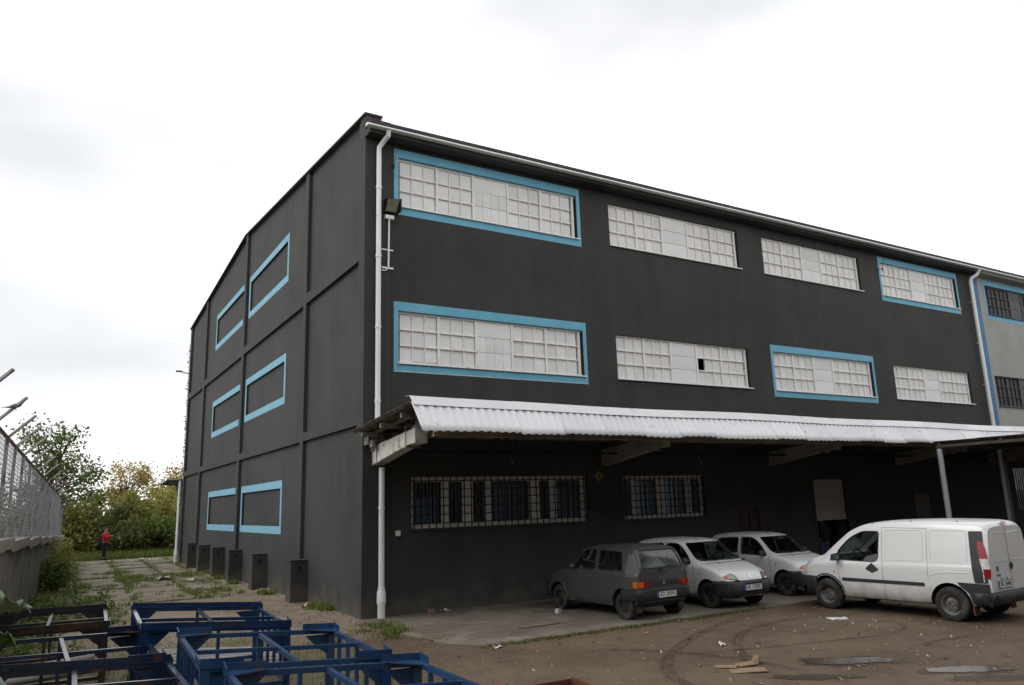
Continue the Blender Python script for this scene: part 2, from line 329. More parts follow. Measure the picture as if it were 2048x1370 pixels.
# ------------------------------------------------------------------ ground
def ground_mat():
    m, nt, n, l, b = nodes_of('yard_earth')
    b.inputs['Specular IOR Level'].default_value = 0.25
    geo = n.new('ShaderNodeNewGeometry'); pos = geo.outputs['Position']
    def noise(scale, detail=6, rough=0.55, vec=pos):
        z = n.new('ShaderNodeTexNoise'); z.inputs['Scale'].default_value = scale; z.inputs['Detail'].default_value = detail
        z.inputs['Roughness'].default_value = rough; l.new(vec, z.inputs['Vector']); return z.outputs['Fac']
    def mix(fac, c1, c2):
        x = n.new('ShaderNodeMixRGB'); l.new(fac, x.inputs['Fac'])
        for k, c in (('Color1', c1), ('Color2', c2)):
            if isinstance(c, tuple): x.inputs[k].default_value = (*c, 1)
            else: l.new(c, x.inputs[k])
        return x.outputs['Color']
    def math_(op, a, bb):
        x = n.new('ShaderNodeMath'); x.operation = op; x.use_clamp = False
        for i, q in enumerate((a, bb)):
            if isinstance(q, (int, float)): x.inputs[i].default_value = q
            else: l.new(q, x.inputs[i])
        return x.outputs[0]
    def rng_(v, a, bb):
        x = n.new('ShaderNodeMapRange'); x.inputs['From Min'].default_value = a; x.inputs['From Max'].default_value = bb
        x.interpolation_type = 'SMOOTHSTEP'; l.new(v, x.inputs['Value']); return x.outputs['Result']
    sep = n.new('ShaderNodeSeparateXYZ'); l.new(pos, sep.inputs[0])
    # trodden mud of the yard: dark damp patches, paler dry crust, specks of grit
    yard = mix(rng_(noise(0.5, 8, 0.62), 0.36, 0.64), (0.098, 0.066, 0.041), (0.146, 0.104, 0.070))
    yard = mix(rng_(noise(2.3, 8, 0.7), 0.52, 0.72), yard, (0.0568, 0.0387, 0.0258))
    yard = mix(rng_(noise(30, 4, 0.6), 0.60, 0.72), yard, (0.1720, 0.1376, 0.0989))
    yard = mix(rng_(noise(75, 3, 0.7), 0.52, 0.66), yard, (0.0473, 0.0327, 0.0224))
    yard = mix(math_('MULTIPLY', rng_(noise(7, 8, 0.75), 0.50, 0.66), 0.6), yard, (0.1419, 0.1075, 0.0774))
    # sandy soil of the alley and weedy ground under the racks
    sand = mix(rng_(noise(0.9, 8, 0.6), 0.35, 0.66), (0.245, 0.197, 0.142), (0.170, 0.132, 0.092))
    sand = mix(rng_(noise(18, 5, 0.6), 0.58, 0.70), sand, (0.2580, 0.2193, 0.1720))
    weed = mix(rng_(noise(5, 6, 0.6), 0.40, 0.62), (0.105, 0.085, 0.045), (0.075, 0.085, 0.028))
    # masks with ragged borders
    wob = math_('MULTIPLY', math_('SUBTRACT', noise(0.8, 6, 0.65), 0.5), 2.2)
    alley = rng_(math_('ADD', math_('ADD', sep.outputs['Y'], math_('MULTIPLY', sep.outputs['X'], -0.55)), wob), -2.6, -0.6)
    under = rng_(math_('ADD', math_('MULTIPLY', sep.outputs['X'], -1.0), wob), 1.1, 2.2)
    weedy = math_('MULTIPLY', under, rng_(math_('ADD', math_('MULTIPLY', sep.outputs['Y'], -1.0), wob), 0.2, 1.2))
    c = mix(alley, yard, sand)
    c = mix(math_('MULTIPLY', weedy, 0.75), c, weed)
    back = rng_(math_('ADD', sep.outputs['Y'], wob), 32.0, 34.0)
    c = mix(back, c, (0.06, 0.085, 0.022))
    l.new(c, b.inputs['Base Color'])
    # damp mud shines a little
    rr = n.new('ShaderNodeMapRange'); rr.inputs['From Min'].default_value = 0.4; rr.inputs['From Max'].default_value = 0.65
    rr.inputs['To Min'].default_value = 0.62; rr.inputs['To Max'].default_value = 0.95; l.new(noise(0.7, 5), rr.inputs['Value'])
    l.new(rr.outputs['Result'], b.inputs['Roughness'])
    hsum = math_('ADD', math_('MULTIPLY', noise(1.6, 8, 0.65), 1.0), math_('ADD', math_('MULTIPLY', noise(22, 6, 0.65), 0.22), math_('MULTIPLY', noise(90, 4, 0.6), 0.05)))
    bp = n.new('ShaderNodeBump'); bp.inputs['Strength'].default_value = 0.9; bp.inputs['Distance'].default_value = 0.10
    l.new(hsum, bp.inputs['Height']); l.new(bp.outputs['Normal'], b.inputs['Normal'])
    MATS['yard_earth'] = m
ground_mat()
mb = MB(); R = 1200
xs = [-R, -200, -60, -30, -15, -8, -4, 0, 4, 8, 14, 20, 30, 60, 200, R]
mb.add([(x, y, 0) for y in xs for x in xs], [(j * 16 + i, j * 16 + i + 1, (j + 1) * 16 + i + 1, (j + 1) * 16 + i) for j in range(15) for i in range(15)])
ground = tag(mb.build('ground', 'yard_earth'), 'brown muddy yard and sandy alley ground', kind='structure')

# concrete apron along the front, its outer edge ragged and worn
pm('apron_concrete', (0.205, 0.178, 0.146), (0.14, 0.118, 0.095), 0.9, 0.88, bump=0.35, bscale=45, rust=(0.125, 0.105, 0.085), rust_amt=0.35, rust_scale=0.7, detail=9)
rng.seed(3)
def ragged(x0, x1, y, step, amp):
    pts = []; x = x0
    while x < x1:
        pts.append((x, y + rng.uniform(-amp, amp))); x += step * rng.uniform(0.6, 1.4)
    pts.append((x1, y)); return pts
front = ragged(0.55, 28.0, -4.55, 0.22, 0.05)
poly = [(-0.05, 0.25), (-0.08, -0.6), (0.02, -1.6), (-0.1, -2.4), (0.12, -3.2), (0.08, -3.9), (0.4, -4.35)] + front + [(28.0, 0.25)]
mb = MB(); mb.prism(poly, 'z', -0.05, 0.022)
apron = tag(mb.build('apron', 'apron_concrete'), 'worn concrete apron under the canopy', kind='structure')
# straight joints between the poured bays, filled with dirt
mb = MB()
pm('joint_dirt', (0.05, 0.04, 0.03), (0.075, 0.06, 0.045), 6, 0.95)
for (x, y0, y1) in ((2.95, -4.4, -0.1), (9.2, -4.4, -0.1), (15.6, -4.4, -0.1)): mb.box(x, x + 0.018, y0, y1, 0.0, 0.0245)
mb.box(0.3, 28, -2.36, -2.345, 0.0, 0.0243)
mb.build('joint', 'joint_dirt', apron)

# slabs of the alley
slab_root = bpy.data.objects.new('alley_path', None); col.objects.link(slab_root); tag(slab_root, 'row of old concrete slabs down the alley with weedy joints', kind='structure')
rng.seed(11)
for j in range(9):
    y0 = 7.6 + j * 2.72
    for i, (xa, xb) in enumerate(((-5.05, -3.72), (-3.5, -2.15), (-1.98, -0.95))):
        if i == 0 and j in (0, 1): continue
        if i == 2 and j in (0, 3): continue
        k = lambda: rng.uniform(-0.07, 0.07)
        z = 0.02 + rng.uniform(0, 0.03); tl = rng.uniform(-0.012, 0.012)
        xo = 0.035 * (y0 - 8)
        b4 = [(xa + xo + k(), y0 + k()), (xb + xo + k(), y0 + k()), (xb + xo + k(), y0 + 2.5 + k()), (xa + xo + k(), y0 + 2.5 + k())]
        if rng.random() < 0.5: b4[rng.randrange(4)] = (b4[0][0] + 0.0, b4[0][1]) if False else b4[0]
        pts = [(xa + xo + k(), y0 + k()), (xb + xo - 0.15 + k(), y0 + k()), (xb + xo + k(), y0 + 0.2 + k()), (xb + xo + k(), y0 + 2.5 + k()), ((xa + xb) / 2 + xo, y0 + 2.52 + k()), (xa + xo + k(), y0 + 2.48 + k())]
        mb = MB(); n = len(pts)
        mb.add([(p[0], p[1], -0.05) for p in pts] + [(p[0], p[1], z + tl * q) for q, p in enumerate(pts)],
               [tuple(range(n, 2 * n))] + [(q, (q + 1) % n, n + (q + 1) % n, n + q) for q in range(n)])
        mb.build('slab', 'slab_concrete', slab_root)
# ------------------------------------------------------------------ dark warehouse
wh = thing('warehouse', 'three-storey dark grey rendered warehouse with white boarded windows and light blue surrounds', 'building')
FY = 0.05           # plane of the infill wall on the front
GX = 0.10           # plane of the infill wall on the gable
LX = 26.95
WX = [(0.88, 6.38), (7.55, 12.95), (14.12, 19.38), (20.68, 25.80)]
UZ = (9.73, 11.03); LZ = (5.76, 7.04)
holes = [(a, b, UZ[0], UZ[1], 0.5) for a, b in WX] + [(a, b, LZ[0], LZ[1], 0.5) for a, b in WX]
holes += [(1.20, 6.28, 1.88, 3.06, 0.4), (7.50, 10.56, 1.87, 3.04, 0.4), (11.87, 12.78, 0.0, 2.05, 0.4), (15.40, 16.98, 0.0, 2.86, 0.5)]
mb = MB(); holed_wall(mb, 0.66, LX, 0, 11.9, holes, lambda u, z, d: (u, FY + d, z), 0.4)
mb.build('front_wall', 'dark_render', wh, fix=False)
mb = MB(); mb.box(0.0, 0.66, 0.0, 0.42, 0, 11.9); mb.build('corner_pier', 'dark_render', wh)
# rooms behind the openings: floors, a back wall and cross walls keep the inside dark
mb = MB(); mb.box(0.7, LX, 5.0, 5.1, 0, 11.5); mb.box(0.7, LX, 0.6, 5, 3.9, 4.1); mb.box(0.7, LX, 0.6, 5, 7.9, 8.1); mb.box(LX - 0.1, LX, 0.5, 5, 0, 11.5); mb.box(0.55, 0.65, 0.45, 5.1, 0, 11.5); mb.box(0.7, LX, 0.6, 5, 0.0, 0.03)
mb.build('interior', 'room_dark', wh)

# gable
def ztop(y): return 12.0 + 1.22 * y / 13.5 if y <= 13.5 else 13.22 - 1.05 * (y - 13.5) / 13.1
GE = 26.6
NEAR = (7.45, 12.78); FAR = (13.72, 19.45)
ROWS = [(1.93, 3.07), (5.90, 7.04), (9.88, 11.06)]
gh = [(a, b, c, d, 0.07) for (a, b) in (NEAR, FAR) for (c, d) in ROWS]
mb = MB(); holed_wall(mb, 0.0, GE, 0, 11.6, gh, lambda u, z, d: (GX + d, u, z), 0.07)
mb.add([(GX, 0, 11.6), (GX, 13.5, 11.6), (GX, GE, 11.6), (GX, GE, ztop(GE) - 0.03), (GX, 13.5, ztop(13.5) - 0.03), (GX, 0, 11.97)], [(0, 1, 4, 5), (1, 2, 3, 4)])
mb.build('gable_wall', 'gable_render', wh, fix=False)
PIL = [(0.02, 0.36), (4.84, 5.14), (13.14, 13.50), (21.62, 21.98), (26.22, 26.6)]
for i, (a, b) in enumerate(PIL):
    mb = MB(); x0 = -0.003 if i == 0 else 0.0
    mb.hexa([(x0, a, 0), (GX + 0.05, a, 0), (GX + 0.05, b, 0), (x0, b, 0)], [(x0, a, ztop(a) - 0.04), (GX + 0.05, a, ztop(a) - 0.04), (GX + 0.05, b, ztop(b) - 0.04), (x0, b, ztop(b) - 0.04)])
    mb.build('pilaster', 'gable_render', wh)
for (z0, z1) in ((4.28, 4.52), (8.28, 8.58)):
    for (p, q) in zip(PIL, PIL[1:]):
        mb = MB(); mb.box(0.002, GX + 0.05, p[1], q[0], z0, z1); mb.build('band', 'gable_render', wh)
for (a, b) in (NEAR, FAR):
    for (c, d) in ROWS:
        mb = MB(); mb.box(GX + 0.07, GX + 0.12, a, b, c, d)
        w = tag(mb.build('blind_window', 'gable_render', wh), None)
        s = MB(); x0, x1 = GX - 0.004, GX + 0.01
        ya = a - 0.17 if a < 10 else 13.50; yb = b + 0.19
        s.box(x0, x1, ya, yb, d, d + 0.235); s.box(x0, x1, ya, yb, c - 0.235, c)
        s.box(x0, x1, b, yb, c, d)
        if a < 10: s.box(x0, x1, ya, a, c, d)
        s.build('surround', 'gable_blue', w)
# coping along the verge
for (a, b) in ((-0.06, 13.5), (13.5, 26.7)):
    mb = MB(); za, zb = ztop(a) - 0.04, ztop(b) - 0.04
    mb.hexa([(-0.05, a, za), (0.42, a, za), (0.42, b, zb), (-0.05, b, zb)], [(-0.05, a, za + 0.05), (0.42, a, za + 0.05), (0.42, b, zb + 0.05), (-0.05, b, zb + 0.05)])
    mb.build('verge_coping', 'roof_dark', wh)
mb = MB(); mb.box(0.0, 0.40, -0.03, 0.0, 11.62, 11.955); mb.hexa([(0.15, 0, 11.62), (0.4, 0, 11.62), (0.4, 13.5, 12.8), (0.15, 13.5, 12.8)], [(0.15, 0, 11.95), (0.4, 0, 11.95), (0.4, 13.5, ztop(13.5) - 0.05), (0.15, 13.5, ztop(13.5) - 0.05)])
mb.build('parapet', 'brick_dark', wh)
# roof slopes, cornice, eaves
mb = MB()
for (xa, xb, ya, za, yb, zb) in ((-0.03, 52, -0.44, 11.535, -0.035, 11.572), (0.41, 52, -0.035, 11.572, 13.4, 12.83), (0.41, 52, 13.4, 12.85, 27.0, 11.7)):
    mb.hexa([(xa, ya, za), (xb, ya, za), (xb, yb, zb), (xa, yb, zb)], [(xa, ya, za + 0.10), (xb, ya, za + 0.10), (xb, yb, zb + 0.10), (xa, yb, zb + 0.10)])
roof = mb.build('roof', 'roof_dark', wh)
mb = MB(); mb.box(-0.02, LX + 0.3, -0.34, 0.06, 11.36, 11.53); mb.build('cornice', 'dark_render', wh)
mb = MB()
gp = [(-0.345, 11.455), (-0.49, 11.455), (-0.505, 11.465), (-0.445, 11.525), (-0.345, 11.525)]
mb.prism(gp, 'x', -0.12, 26.9); mb.prism(gp, 'x', 26.95, 50.0)
mb.prism([(-0.345, 11.455), (-0.49, 11.455), (-0.505, 11.465), (-0.445, 11.525), (-0.345, 11.525)], 'x', -0.13, -0.12)
mb.build('gutter', 'gutter_white', wh)
# back and far walls close the block
mb = MB(); mb.box(0.12, 52, 26.3, 26.6, 0, 11.9); mb.box(51.7, 52, 0.5, 26.3, 0, 12.2); mb.build('rear_wall', 'dark_render', wh)

# boarded windows of the upper floors
rng.seed(21)
ph0 = {}
def pane_mesh(w, h, d):
    k = (round(w, 3), round(h, 3))
    if k not in ph0:
        b = MB(); b.box(-w / 2, w / 2, 0, d, -h / 2, h / 2); me = b.mesh('pane'); me.materials.append(M['white_board']); ph0[k] = me
    return ph0[k]
def boarded_window(a, b, z0, z1, surround, idx, missing=None, extra=(), dark=False, parent=wh, fine=False, y=FY):
    bm_, fm_ = ('dark_window', 'dark_window') if dark else ('white_board', 'white_frame')
    yf = y + 0.075                                    # face of the sash
    W = b - a; H = z1 - z0
    ff = MB()
    ff.box(a, b, yf, yf + 0.09, z1 - 0.045, z1); ff.box(a, b, yf, yf + 0.09, z0, z0 + 0.045); ff.box(a, a + 0.04, yf, yf + 0.09, z0 + 0.045, z1 - 0.045); ff.box(b - 0.12, b - 0.05, yf, yf + 0.09, z0 + 0.045, z1 - 0.045)
    frame = ff
    ia, ib, iz0, iz1 = a + 0.04, b - 0.12, z0 + 0.045, z1 - 0.045
    secW = (ib - ia) / 5.0; rh = (iz1 - iz0) / 3.0
    panes = []
    for s in range(5):
        sa = ia + s * secW; sb = sa + secW
        if s != 2:
            if s in (1, 4): frame.box(sa - 0.03, sa + 0.03, yf - 0.008, yf + 0.07, iz0, iz1)
            cw = (secW - 0.06) / 3.0
            for c in range(3):
                xa = sa + 0.03 + c * cw
                if c: frame.box(xa - 0.012, xa + 0.012, yf + 0.004, yf + 0.07, iz0, iz1)
                for r in range(3):
                    za = iz0 + r * rh
                    if missing == (s, c, r): continue
                    panes.append((xa + cw / 2, za + rh / 2, cw - 0.036, rh - 0.006, yf + 0.038 + rng.uniform(0, 0.008)))
            for r in (1, 2):
                za = iz0 + r * rh
                for c in range(3):
                    xa = sa + 0.03 + c * cw
                    frame.box(xa + 0.012, xa + cw - 0.012, yf - 0.012, yf + 0.06, za - 0.015, za + 0.015)
        else:
            frame.box(sa - 0.03, sa + 0.03, yf - 0.008, yf + 0.07, iz0, iz1); frame.box(sb - 0.03, sb + 0.03, yf - 0.008, yf + 0.07, iz0, iz1)
            cols = 4 if fine else 1
            for r in range(3):
                nc = 1 if (r == 2 and fine) else cols
                for c in range(nc):
                    cw = (secW - 0.07) / nc
                    panes.append((sa + 0.035 + (c + 0.5) * cw, iz0 + (r + 0.5) * rh, cw - 0.008, rh - 0.010, yf + 0.010 + rng.uniform(0, 0.009)))
    w = frame.build('window', fm_, parent)
    for (cx, cz, pw, ph, yy) in panes:
        o = bpy.data.objects.new('pane', pane_mesh(pw, ph, 0.02)); col.objects.link(o); o.parent = w; o.location = (cx, yy, cz)
        o.rotation_euler = (rng.uniform(-0.006, 0.006), 0, rng.uniform(-0.008, 0.008))
        if dark: o.data.materials[0] = M['white_board']
        if dark:
            o.material_slots[0].link = 'OBJECT'; o.material_slots[0].material = M['dark_window']
    for (s, c, r, q) in extra:                        # patches nailed over single panes
        cw = (secW - 0.06) / 3.0; xa = ia + s * secW + 0.03 + c * cw; za = iz0 + r * rh
        e = MB(); e.box(xa + 0.02, xa + cw - 0.02, yf + 0.022, yf + 0.038, za + 0.03, za + rh * q); e.build('patch', bm_, w)
    s = MB(); s.box(a - 0.01, b + 0.05, y - 0.06, y + 0.10, z0 - 0.032, z0 - 0.004); s.build('sill', fm_, w)
    if surround:
        s = MB(); o = 0.115; t = 0.225; f0, f1 = y - 0.005, y + 0.02
        s.box(a - o, b + o, f0, f1, z1, z1 + t); s.box(a - o, b + o, f0, f1, z0 - t, z0 - 0.036); s.box(a - o, a, f0, f1, z0 - 0.036, z1); s.box(b, b + o, f0, f1, z0 - 0.036, z1)
        s.box(a - 0.0, b + 0.0, y + 0.02, y + 0.1, z1 - 0.006, z1 - 0.001)
        so = s.build('surround', surround, w)
        if idx == 4:                                  # pale primer left showing along the lower edge
            e = MB(); n = 60; rg = random.Random(9); V = []
            for k in range(n + 1):
                x = a - o + (b - a + 2 * o) * k / n; V += [(x, f0 - 0.002, z0 - t), (x, f0 - 0.002, z0 - t + 0.02 + abs(rg.gauss(0, 0.012)))]
            e.add(V, [(2 * k, 2 * k + 2, 2 * k + 3, 2 * k + 1) for k in range(n)]); e.build('primer_edge', pm('primer', (0.40, 0.55, 0.60), (0.30, 0.48, 0.56), 8, 0.7), so, fix=False)
    return w
boarded_window(*WX[0], *UZ, 'blue_paint', 0, fine=True)
boarded_window(*WX[1], *UZ, None, 1)
boarded_window(*WX[2], *UZ, None, 2)
boarded_window(*WX[3], *UZ, 'blue_paint', 3)
boarded_window(*WX[0], *LZ, 'blue_paint', 4, fine=True, extra=((0, 1, 1, .8), (0, 1, 0, .7), (0, 2, 0, .7), (1, 1, 1, .8), (3, 2, 0, .6)))
boarded_window(*WX[1], *LZ, None, 5, missing=(3, 0, 1))
boarded_window(*WX[2], *LZ, 'blue_paint', 6)
boarded_window(*WX[3], *LZ, None, 7)

# barred windows of the ground floor
def barred_window(a, b, z0, z1, panes, curtains, nbars):
    f = MB(); yf = FY + 0.10
    us = [a] + [v for p in panes for v in p] + [b]
    for i in range(0, len(us), 2): f.box(us[i], us[i + 1], yf, yf + 0.07, z0, z1)
    for (p, q) in panes: f.box(p, q, yf, yf + 0.07, z0, z0 + 0.11); f.box(p, q, yf, yf + 0.07, z1 - 0.11, z1)
    for i in range(2, len(us) - 2, 2):
        m_ = (us[i] + us[i + 1]) / 2; f.box(us[i] + 0.02, m_ - 0.006, yf - 0.016, yf, z0 + 0.03, z1 - 0.03); f.box(m_ + 0.006, us[i + 1] - 0.02, yf - 0.016, yf, z0 + 0.03, z1 - 0.03)
    w = f.build('barred_window', 'pvc', wh)
    for i, (p, q) in enumerate(panes):
        g = MB(); g.add([(p, yf + 0.03, z0 + 0.11), (q, yf + 0.03, z0 + 0.11), (q, yf + 0.03, z1 - 0.11), (p, yf + 0.03, z1 - 0.11)], [(0, 1, 2, 3)]); g.build('glass', 'window_glass', w, fix=False)
        if curtains[i]:
            c = MB(); lo, hi, mt = curtains[i]; n = max(3, int((q - p) / 0.13)); zt = z1 - 0.11 - hi; zb = z0 + 0.11 + lo
            for k in range(n):
                xa = p + (q - p) * k / n; xb = p + (q - p) * (k + 0.82) / n
                c.add([(xa, yf + 0.16, zb), (xb, yf + 0.19, zb), (xb, yf + 0.19, zt), (xa, yf + 0.16, zt)], [(0, 1, 2, 3)])
            c.build('blind', mt, w, fix=False)
    g = MB(); yg = FY + 0.02
    for k in range(nbars): x = a + (b - a) * (k + 0.5) / nbars; g.box(x - 0.012, x + 0.012, yg, yg + 0.018, z0 - 0.03, z1 + 0.03)
    for k in range(6): z = z0 + (z1 - z0) * (k + 0.55) / 6; g.box(a - 0.02, b + 0.02, yg + 0.018, yg + 0.030, z - 0.011, z + 0.011)
    g.build('grille', 'iron_black', w)
    s = MB(); s.box(a - 0.04, b + 0.04, FY - 0.05, yf, z0 - 0.05, z0 - 0.002); s.build('sill', 'dark_render', w)
barred_window(1.20, 6.28, 1.88, 3.06, [(1.29, 2.04), (2.22, 2.60), (2.88, 3.22), (3.42, 4.52), (4.81, 5.14), (5.34, 6.13)], [(0.0, 0.35, 'curtain_dim'), None, None, (0, 0.1, 'curtain_dim'), None, (0, 0.15, 'curtain_dim')], 27)
barred_window(7.50, 10.56, 1.87, 3.04, [(7.56, 7.86), (8.06, 8.78), (9.14, 9.90), (10.08, 10.47)], [(0, 0.05, 'curtain_dim'), (0, 0.03, 'curtain_blue'), (0, 0.03, 'curtain_blue'), None], 17)
# brown door and the half-raised roller shutter
d = MB(); d.box(11.87, 12.78, FY + 0.06, FY + 0.11, 0.02, 2.05); dr = d.build('door', 'door_brown', wh)
for (x0, x1, z0, z1) in ((12.0, 12.28, 1.15, 1.9), (12.37, 12.65, 1.15, 1.9), (12.0, 12.28, 0.2, 0.95), (12.37, 12.65, 0.2, 0.95)):
    p = MB(); p.box(x0, x1, FY + 0.045, FY + 0.06, z0, z1); p.build('door_panel', 'door_brown', dr)
p = MB(); p.ball((11.97, FY + 0.0, 1.02), 0.03, 0.03, 0.03); p.bar((11.97, FY, 1.02), (11.97, FY + 0.06, 1.02), 0.02, 0.02); p.build('handle', 'chrome', dr)
sh = MB(); sh.box(15.32, 15.40, FY - 0.02, FY + 0.08, 0, 2.95); sh.box(16.98, 17.06, FY - 0.02, FY + 0.08, 0, 2.95); sd = sh.build('shutter_door', 'dark_render', wh)
slat = MB(); slat.add([(15.405, 0.0, 0), (16.975, 0.0, 0), (16.975, -0.018, 0.03), (15.405, -0.018, 0.03), (16.975, -0.018, 0.075), (15.405, -0.018, 0.075), (16.975, 0.0, 0.104), (15.405, 0.0, 0.104)], [(0, 1, 2, 3), (3, 2, 4, 5), (5, 4, 6, 7)])
s0 = slat.build('slat', 'shutter', sd, fix=False); s0.location = (0, FY + 0.06, 1.60)
for k in range(1, 12): inst(s0, 'slat', sd, (0, FY + 0.06, 1.60 + k * 0.105))
b_ = MB(); b_.box(15.405, 16.975, FY + 0.03, FY + 0.08, 1.55, 1.6); b_.build('bottom_rail', 'shutter', sd)

# downpipes with collars
def downpipe(x, y, segs, name='downpipe', elbow=None, r=0.062, mat='pipe_white', shoe=False):
    p = MB()
    for (z0, z1) in segs: p.tube([(x, y, z0), (x, y, z1)], r, 12)
    if elbow: p.tube(elbow, r, 12)
    o = p.build(name, mat, wh, smooth=True)
    for (z0, z1) in segs:
        z = z1 - 0.9
        while z > z0 + 0.4:
            c = MB(); c.tube([(x, y, z - 0.03), (x, y, z + 0.03)], r + 0.012, 12); (c.box(x - 0.015, x + 0.015, y, FY + 0.02, z - 0.012, z + 0.012) if y < 5 else c.box(x - 0.015, x + 0.25, y - 0.012, y + 0.012, z - 0.012, z + 0.012)); c.build('collar', mat, o, smooth=True); z -= 1.75
    if shoe:
        c = MB(); c.tube([(x, y, 0.02), (x, y, 0.30), (x, y, 0.34), (x, y, 0.38), (x, y, 0.56), (x, y, 0.60)], [r + 0.018, r + 0.018, r + 0.035, r + 0.035, r + 0.03, r + 0.02], 14)
        c.ball((x + 0.05, y - 0.03, 0.46), 0.05, 0.05, 0.07); c.build('shoe', mat, o, smooth=True)
    return o
downpipe(0.31, -0.10, [(4.0, 10.95)], elbow=[(0.31, -0.10, 10.93), (0.31, -0.11, 11.10), (0.40, -0.22, 11.27), (0.44, -0.38, 11.33), (0.44, -0.40, 11.46)])
downpipe(0.42, -0.10, [(0.02, 3.28)], shoe=True, r=0.068)
downpipe(26.72, -0.10, [(4.0, 11.0)], elbow=[(26.72, -0.10, 10.98), (26.74, -0.14, 11.12), (26.95, -0.28, 11.27), (27.0, -0.40, 11.46)], r=0.075)
downpipe(-0.10, 26.75, [(0.35, 4.1)], r=0.07, shoe=True)
b_ = MB(); b_.tube([(26.78, -0.02, 3.0), (26.78, -0.06, 2.4), (26.95, -0.1, 2.15)], 0.04, 8); b_.build('downpipe', 'grey_steel', wh, smooth=True)

# pale wing beyond the dark part
wing = thing('warehouse_wing', 'pale grey wing of the warehouse with dark glazed windows, beyond the far downpipe', 'building', (27.0, 0, 0))
def wp(mbx, name, mat, parent=wing, **k):
    mbx.v = [(x - 27.0, y, z) for x, y, z in mbx.v]; return mbx.build(name, mat, parent, **k)
WXG = [(28.05, 33.3), (34.7, 40.0), (41.3, 46.6)]
holes = [(a, b, UZ[0], UZ[1], 0.4) for a, b in WXG] + [(a - 0.35, b - 0.35, LZ[0], LZ[1], 0.4) for a, b in WXG]; holes += [(27.9, 33.0, 1.5, 3.2, 0.4)]
mb = MB(); holed_wall(mb, LX + 0.56, 52, 4.0, 11.6, holes[:-1], lambda u, z, d: (u, FY + 0.002 + d, z), 0.4); wp(mb, 'front_wall', 'pale_render', fix=False)
mb = MB(); holed_wall(mb, LX + 0.56, 52, 0, 4.0, holes[-1:], lambda u, z, d: (u, FY + 0.002 + d, z), 0.4); wp(mb, 'ground_floor_wall', 'dark_render', fix=False)
mb = MB(); mb.box(LX, LX + 0.56, FY - 0.004, 0.5, 0, 11.36); wp(mb, 'blue_strip', 'deep_blue_paint')
mb = MB(); mb.box(LX + 0.32, 52, -0.34, 0.03, 11.36, 11.53); wp(mb, 'cornice', 'pale_render')
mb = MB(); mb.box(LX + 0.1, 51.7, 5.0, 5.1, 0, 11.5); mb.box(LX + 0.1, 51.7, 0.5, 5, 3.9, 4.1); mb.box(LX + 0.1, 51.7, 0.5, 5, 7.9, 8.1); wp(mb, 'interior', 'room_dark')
for i, (a, b) in enumerate(WXG):
    w = boarded_window(a, b, *UZ, 'blue_paint' if i == 0 else None, 10 + i, dark=True, parent=wing, fine=False); w.location = (-27.0, 0, 0)
    w = boarded_window(a - 0.35, b - 0.35, *LZ, None, 20 + i, dark=True, parent=wing); w.location = (-27.0, 0, 0)
g = MB()
for k in range(30): x = 27.9 + 5.1 * (k + 0.5) / 30; g.box(x - 0.012, x + 0.012, FY, FY + 0.02, 1.5, 3.2)
for z in (1.7, 2.35, 3.0): g.box(27.9, 33.0, FY + 0.02, FY + 0.035, z - 0.012, z + 0.012)
bw = wp(g, 'barred_window', 'galvanised')
g = MB(); g.add([(27.9, FY + 0.15, 1.5), (33, FY + 0.15, 1.5), (33, FY + 0.15, 3.2), (27.9, FY + 0.15, 3.2)], [(0, 1, 2, 3)]); g.v = [(x - 27, y, z) for x, y, z in g.v]; g.build('glass', 'window_glass', bw, fix=False)

# ventilation boxes along the foot of the gable
for y0 in (4.45, 8.85, 12.45, 15.55, 18.65, 21.55):
    v = MB(); v.box(-0.34, GX, y0, y0 + 0.46, -0.05, 1.06); v.box(-0.36, GX, y0 - 0.02, y0 + 0.48, 1.06, 1.09)
    o = v.build('ventilation_box', 'dark_render', wh, bevel=0.008)
    h = MB(); h.box(-0.16, -0.06, y0 - 0.004, y0 + 0.02, 0.80, 0.93); h.build('vent_hole', 'iron_black', o)

# small fittings that hang on the walls
fl = thing('floodlight', 'square floodlight on a white conduit beside the top corner window', 'lamp', (0.62, 0.0, 9.3))
def fp(mbx, name, mat, **k):
    mbx.v = [((x - 0.62) * 0.82, y * 0.85, z - 9.3 if z < 9.3 else (z - 9.3) * 0.80) for x, y, z in mbx.v]; return mbx.build(name, mat, fl, **k)
h = MB(); h.hexa([(0.42, -0.10, 9.50), (0.84, -0.10, 9.50), (0.80, 0.04, 9.60), (0.46, 0.04, 9.60)], [(0.42, -0.34, 9.86), (0.84, -0.34, 9.86), (0.80, -0.02, 9.94), (0.46, -0.02, 9.94)]); fp(h, 'housing', 'iron_black')
h = MB(); h.add([(0.45, -0.125, 9.522), (0.81, -0.125, 9.522), (0.81, -0.342, 9.845), (0.45, -0.342, 9.845)], [(0, 1, 2, 3)]); fp(h, 'lens', pm('flood_lens', (0.30, 0.29, 0.22), (0.20, 0.19, 0.14), 12, 0.2), fix=False)
h = MB(); h.box(0.84, 0.87, -0.36, 0.02, 9.5, 9.9); fp(h, 'side_visor', 'iron_black')
h = MB(); h.box(0.47, 0.74, -0.10, 0.04, 9.30, 9.42); fp(h, 'junction_box', 'pvc')
h = MB(); h.tube([(0.60, -0.05, 9.30), (0.58, -0.05, 8.05)], 0.028, 8); h.tube([(0.58, -0.05, 8.05), (0.50, -0.05, 7.98), (0.37, -0.05, 7.97)], 0.015, 6)
fp(h, 'conduit', 'pipe_white', smooth=True)
h = MB(); h.box(0.38, 0.74, -0.03, 0.0, 8.50, 8.53); h.box(0.38, 0.74, -0.05, 0.0, 8.03, 8.07); fp(h, 'bracket', 'pipe_white')
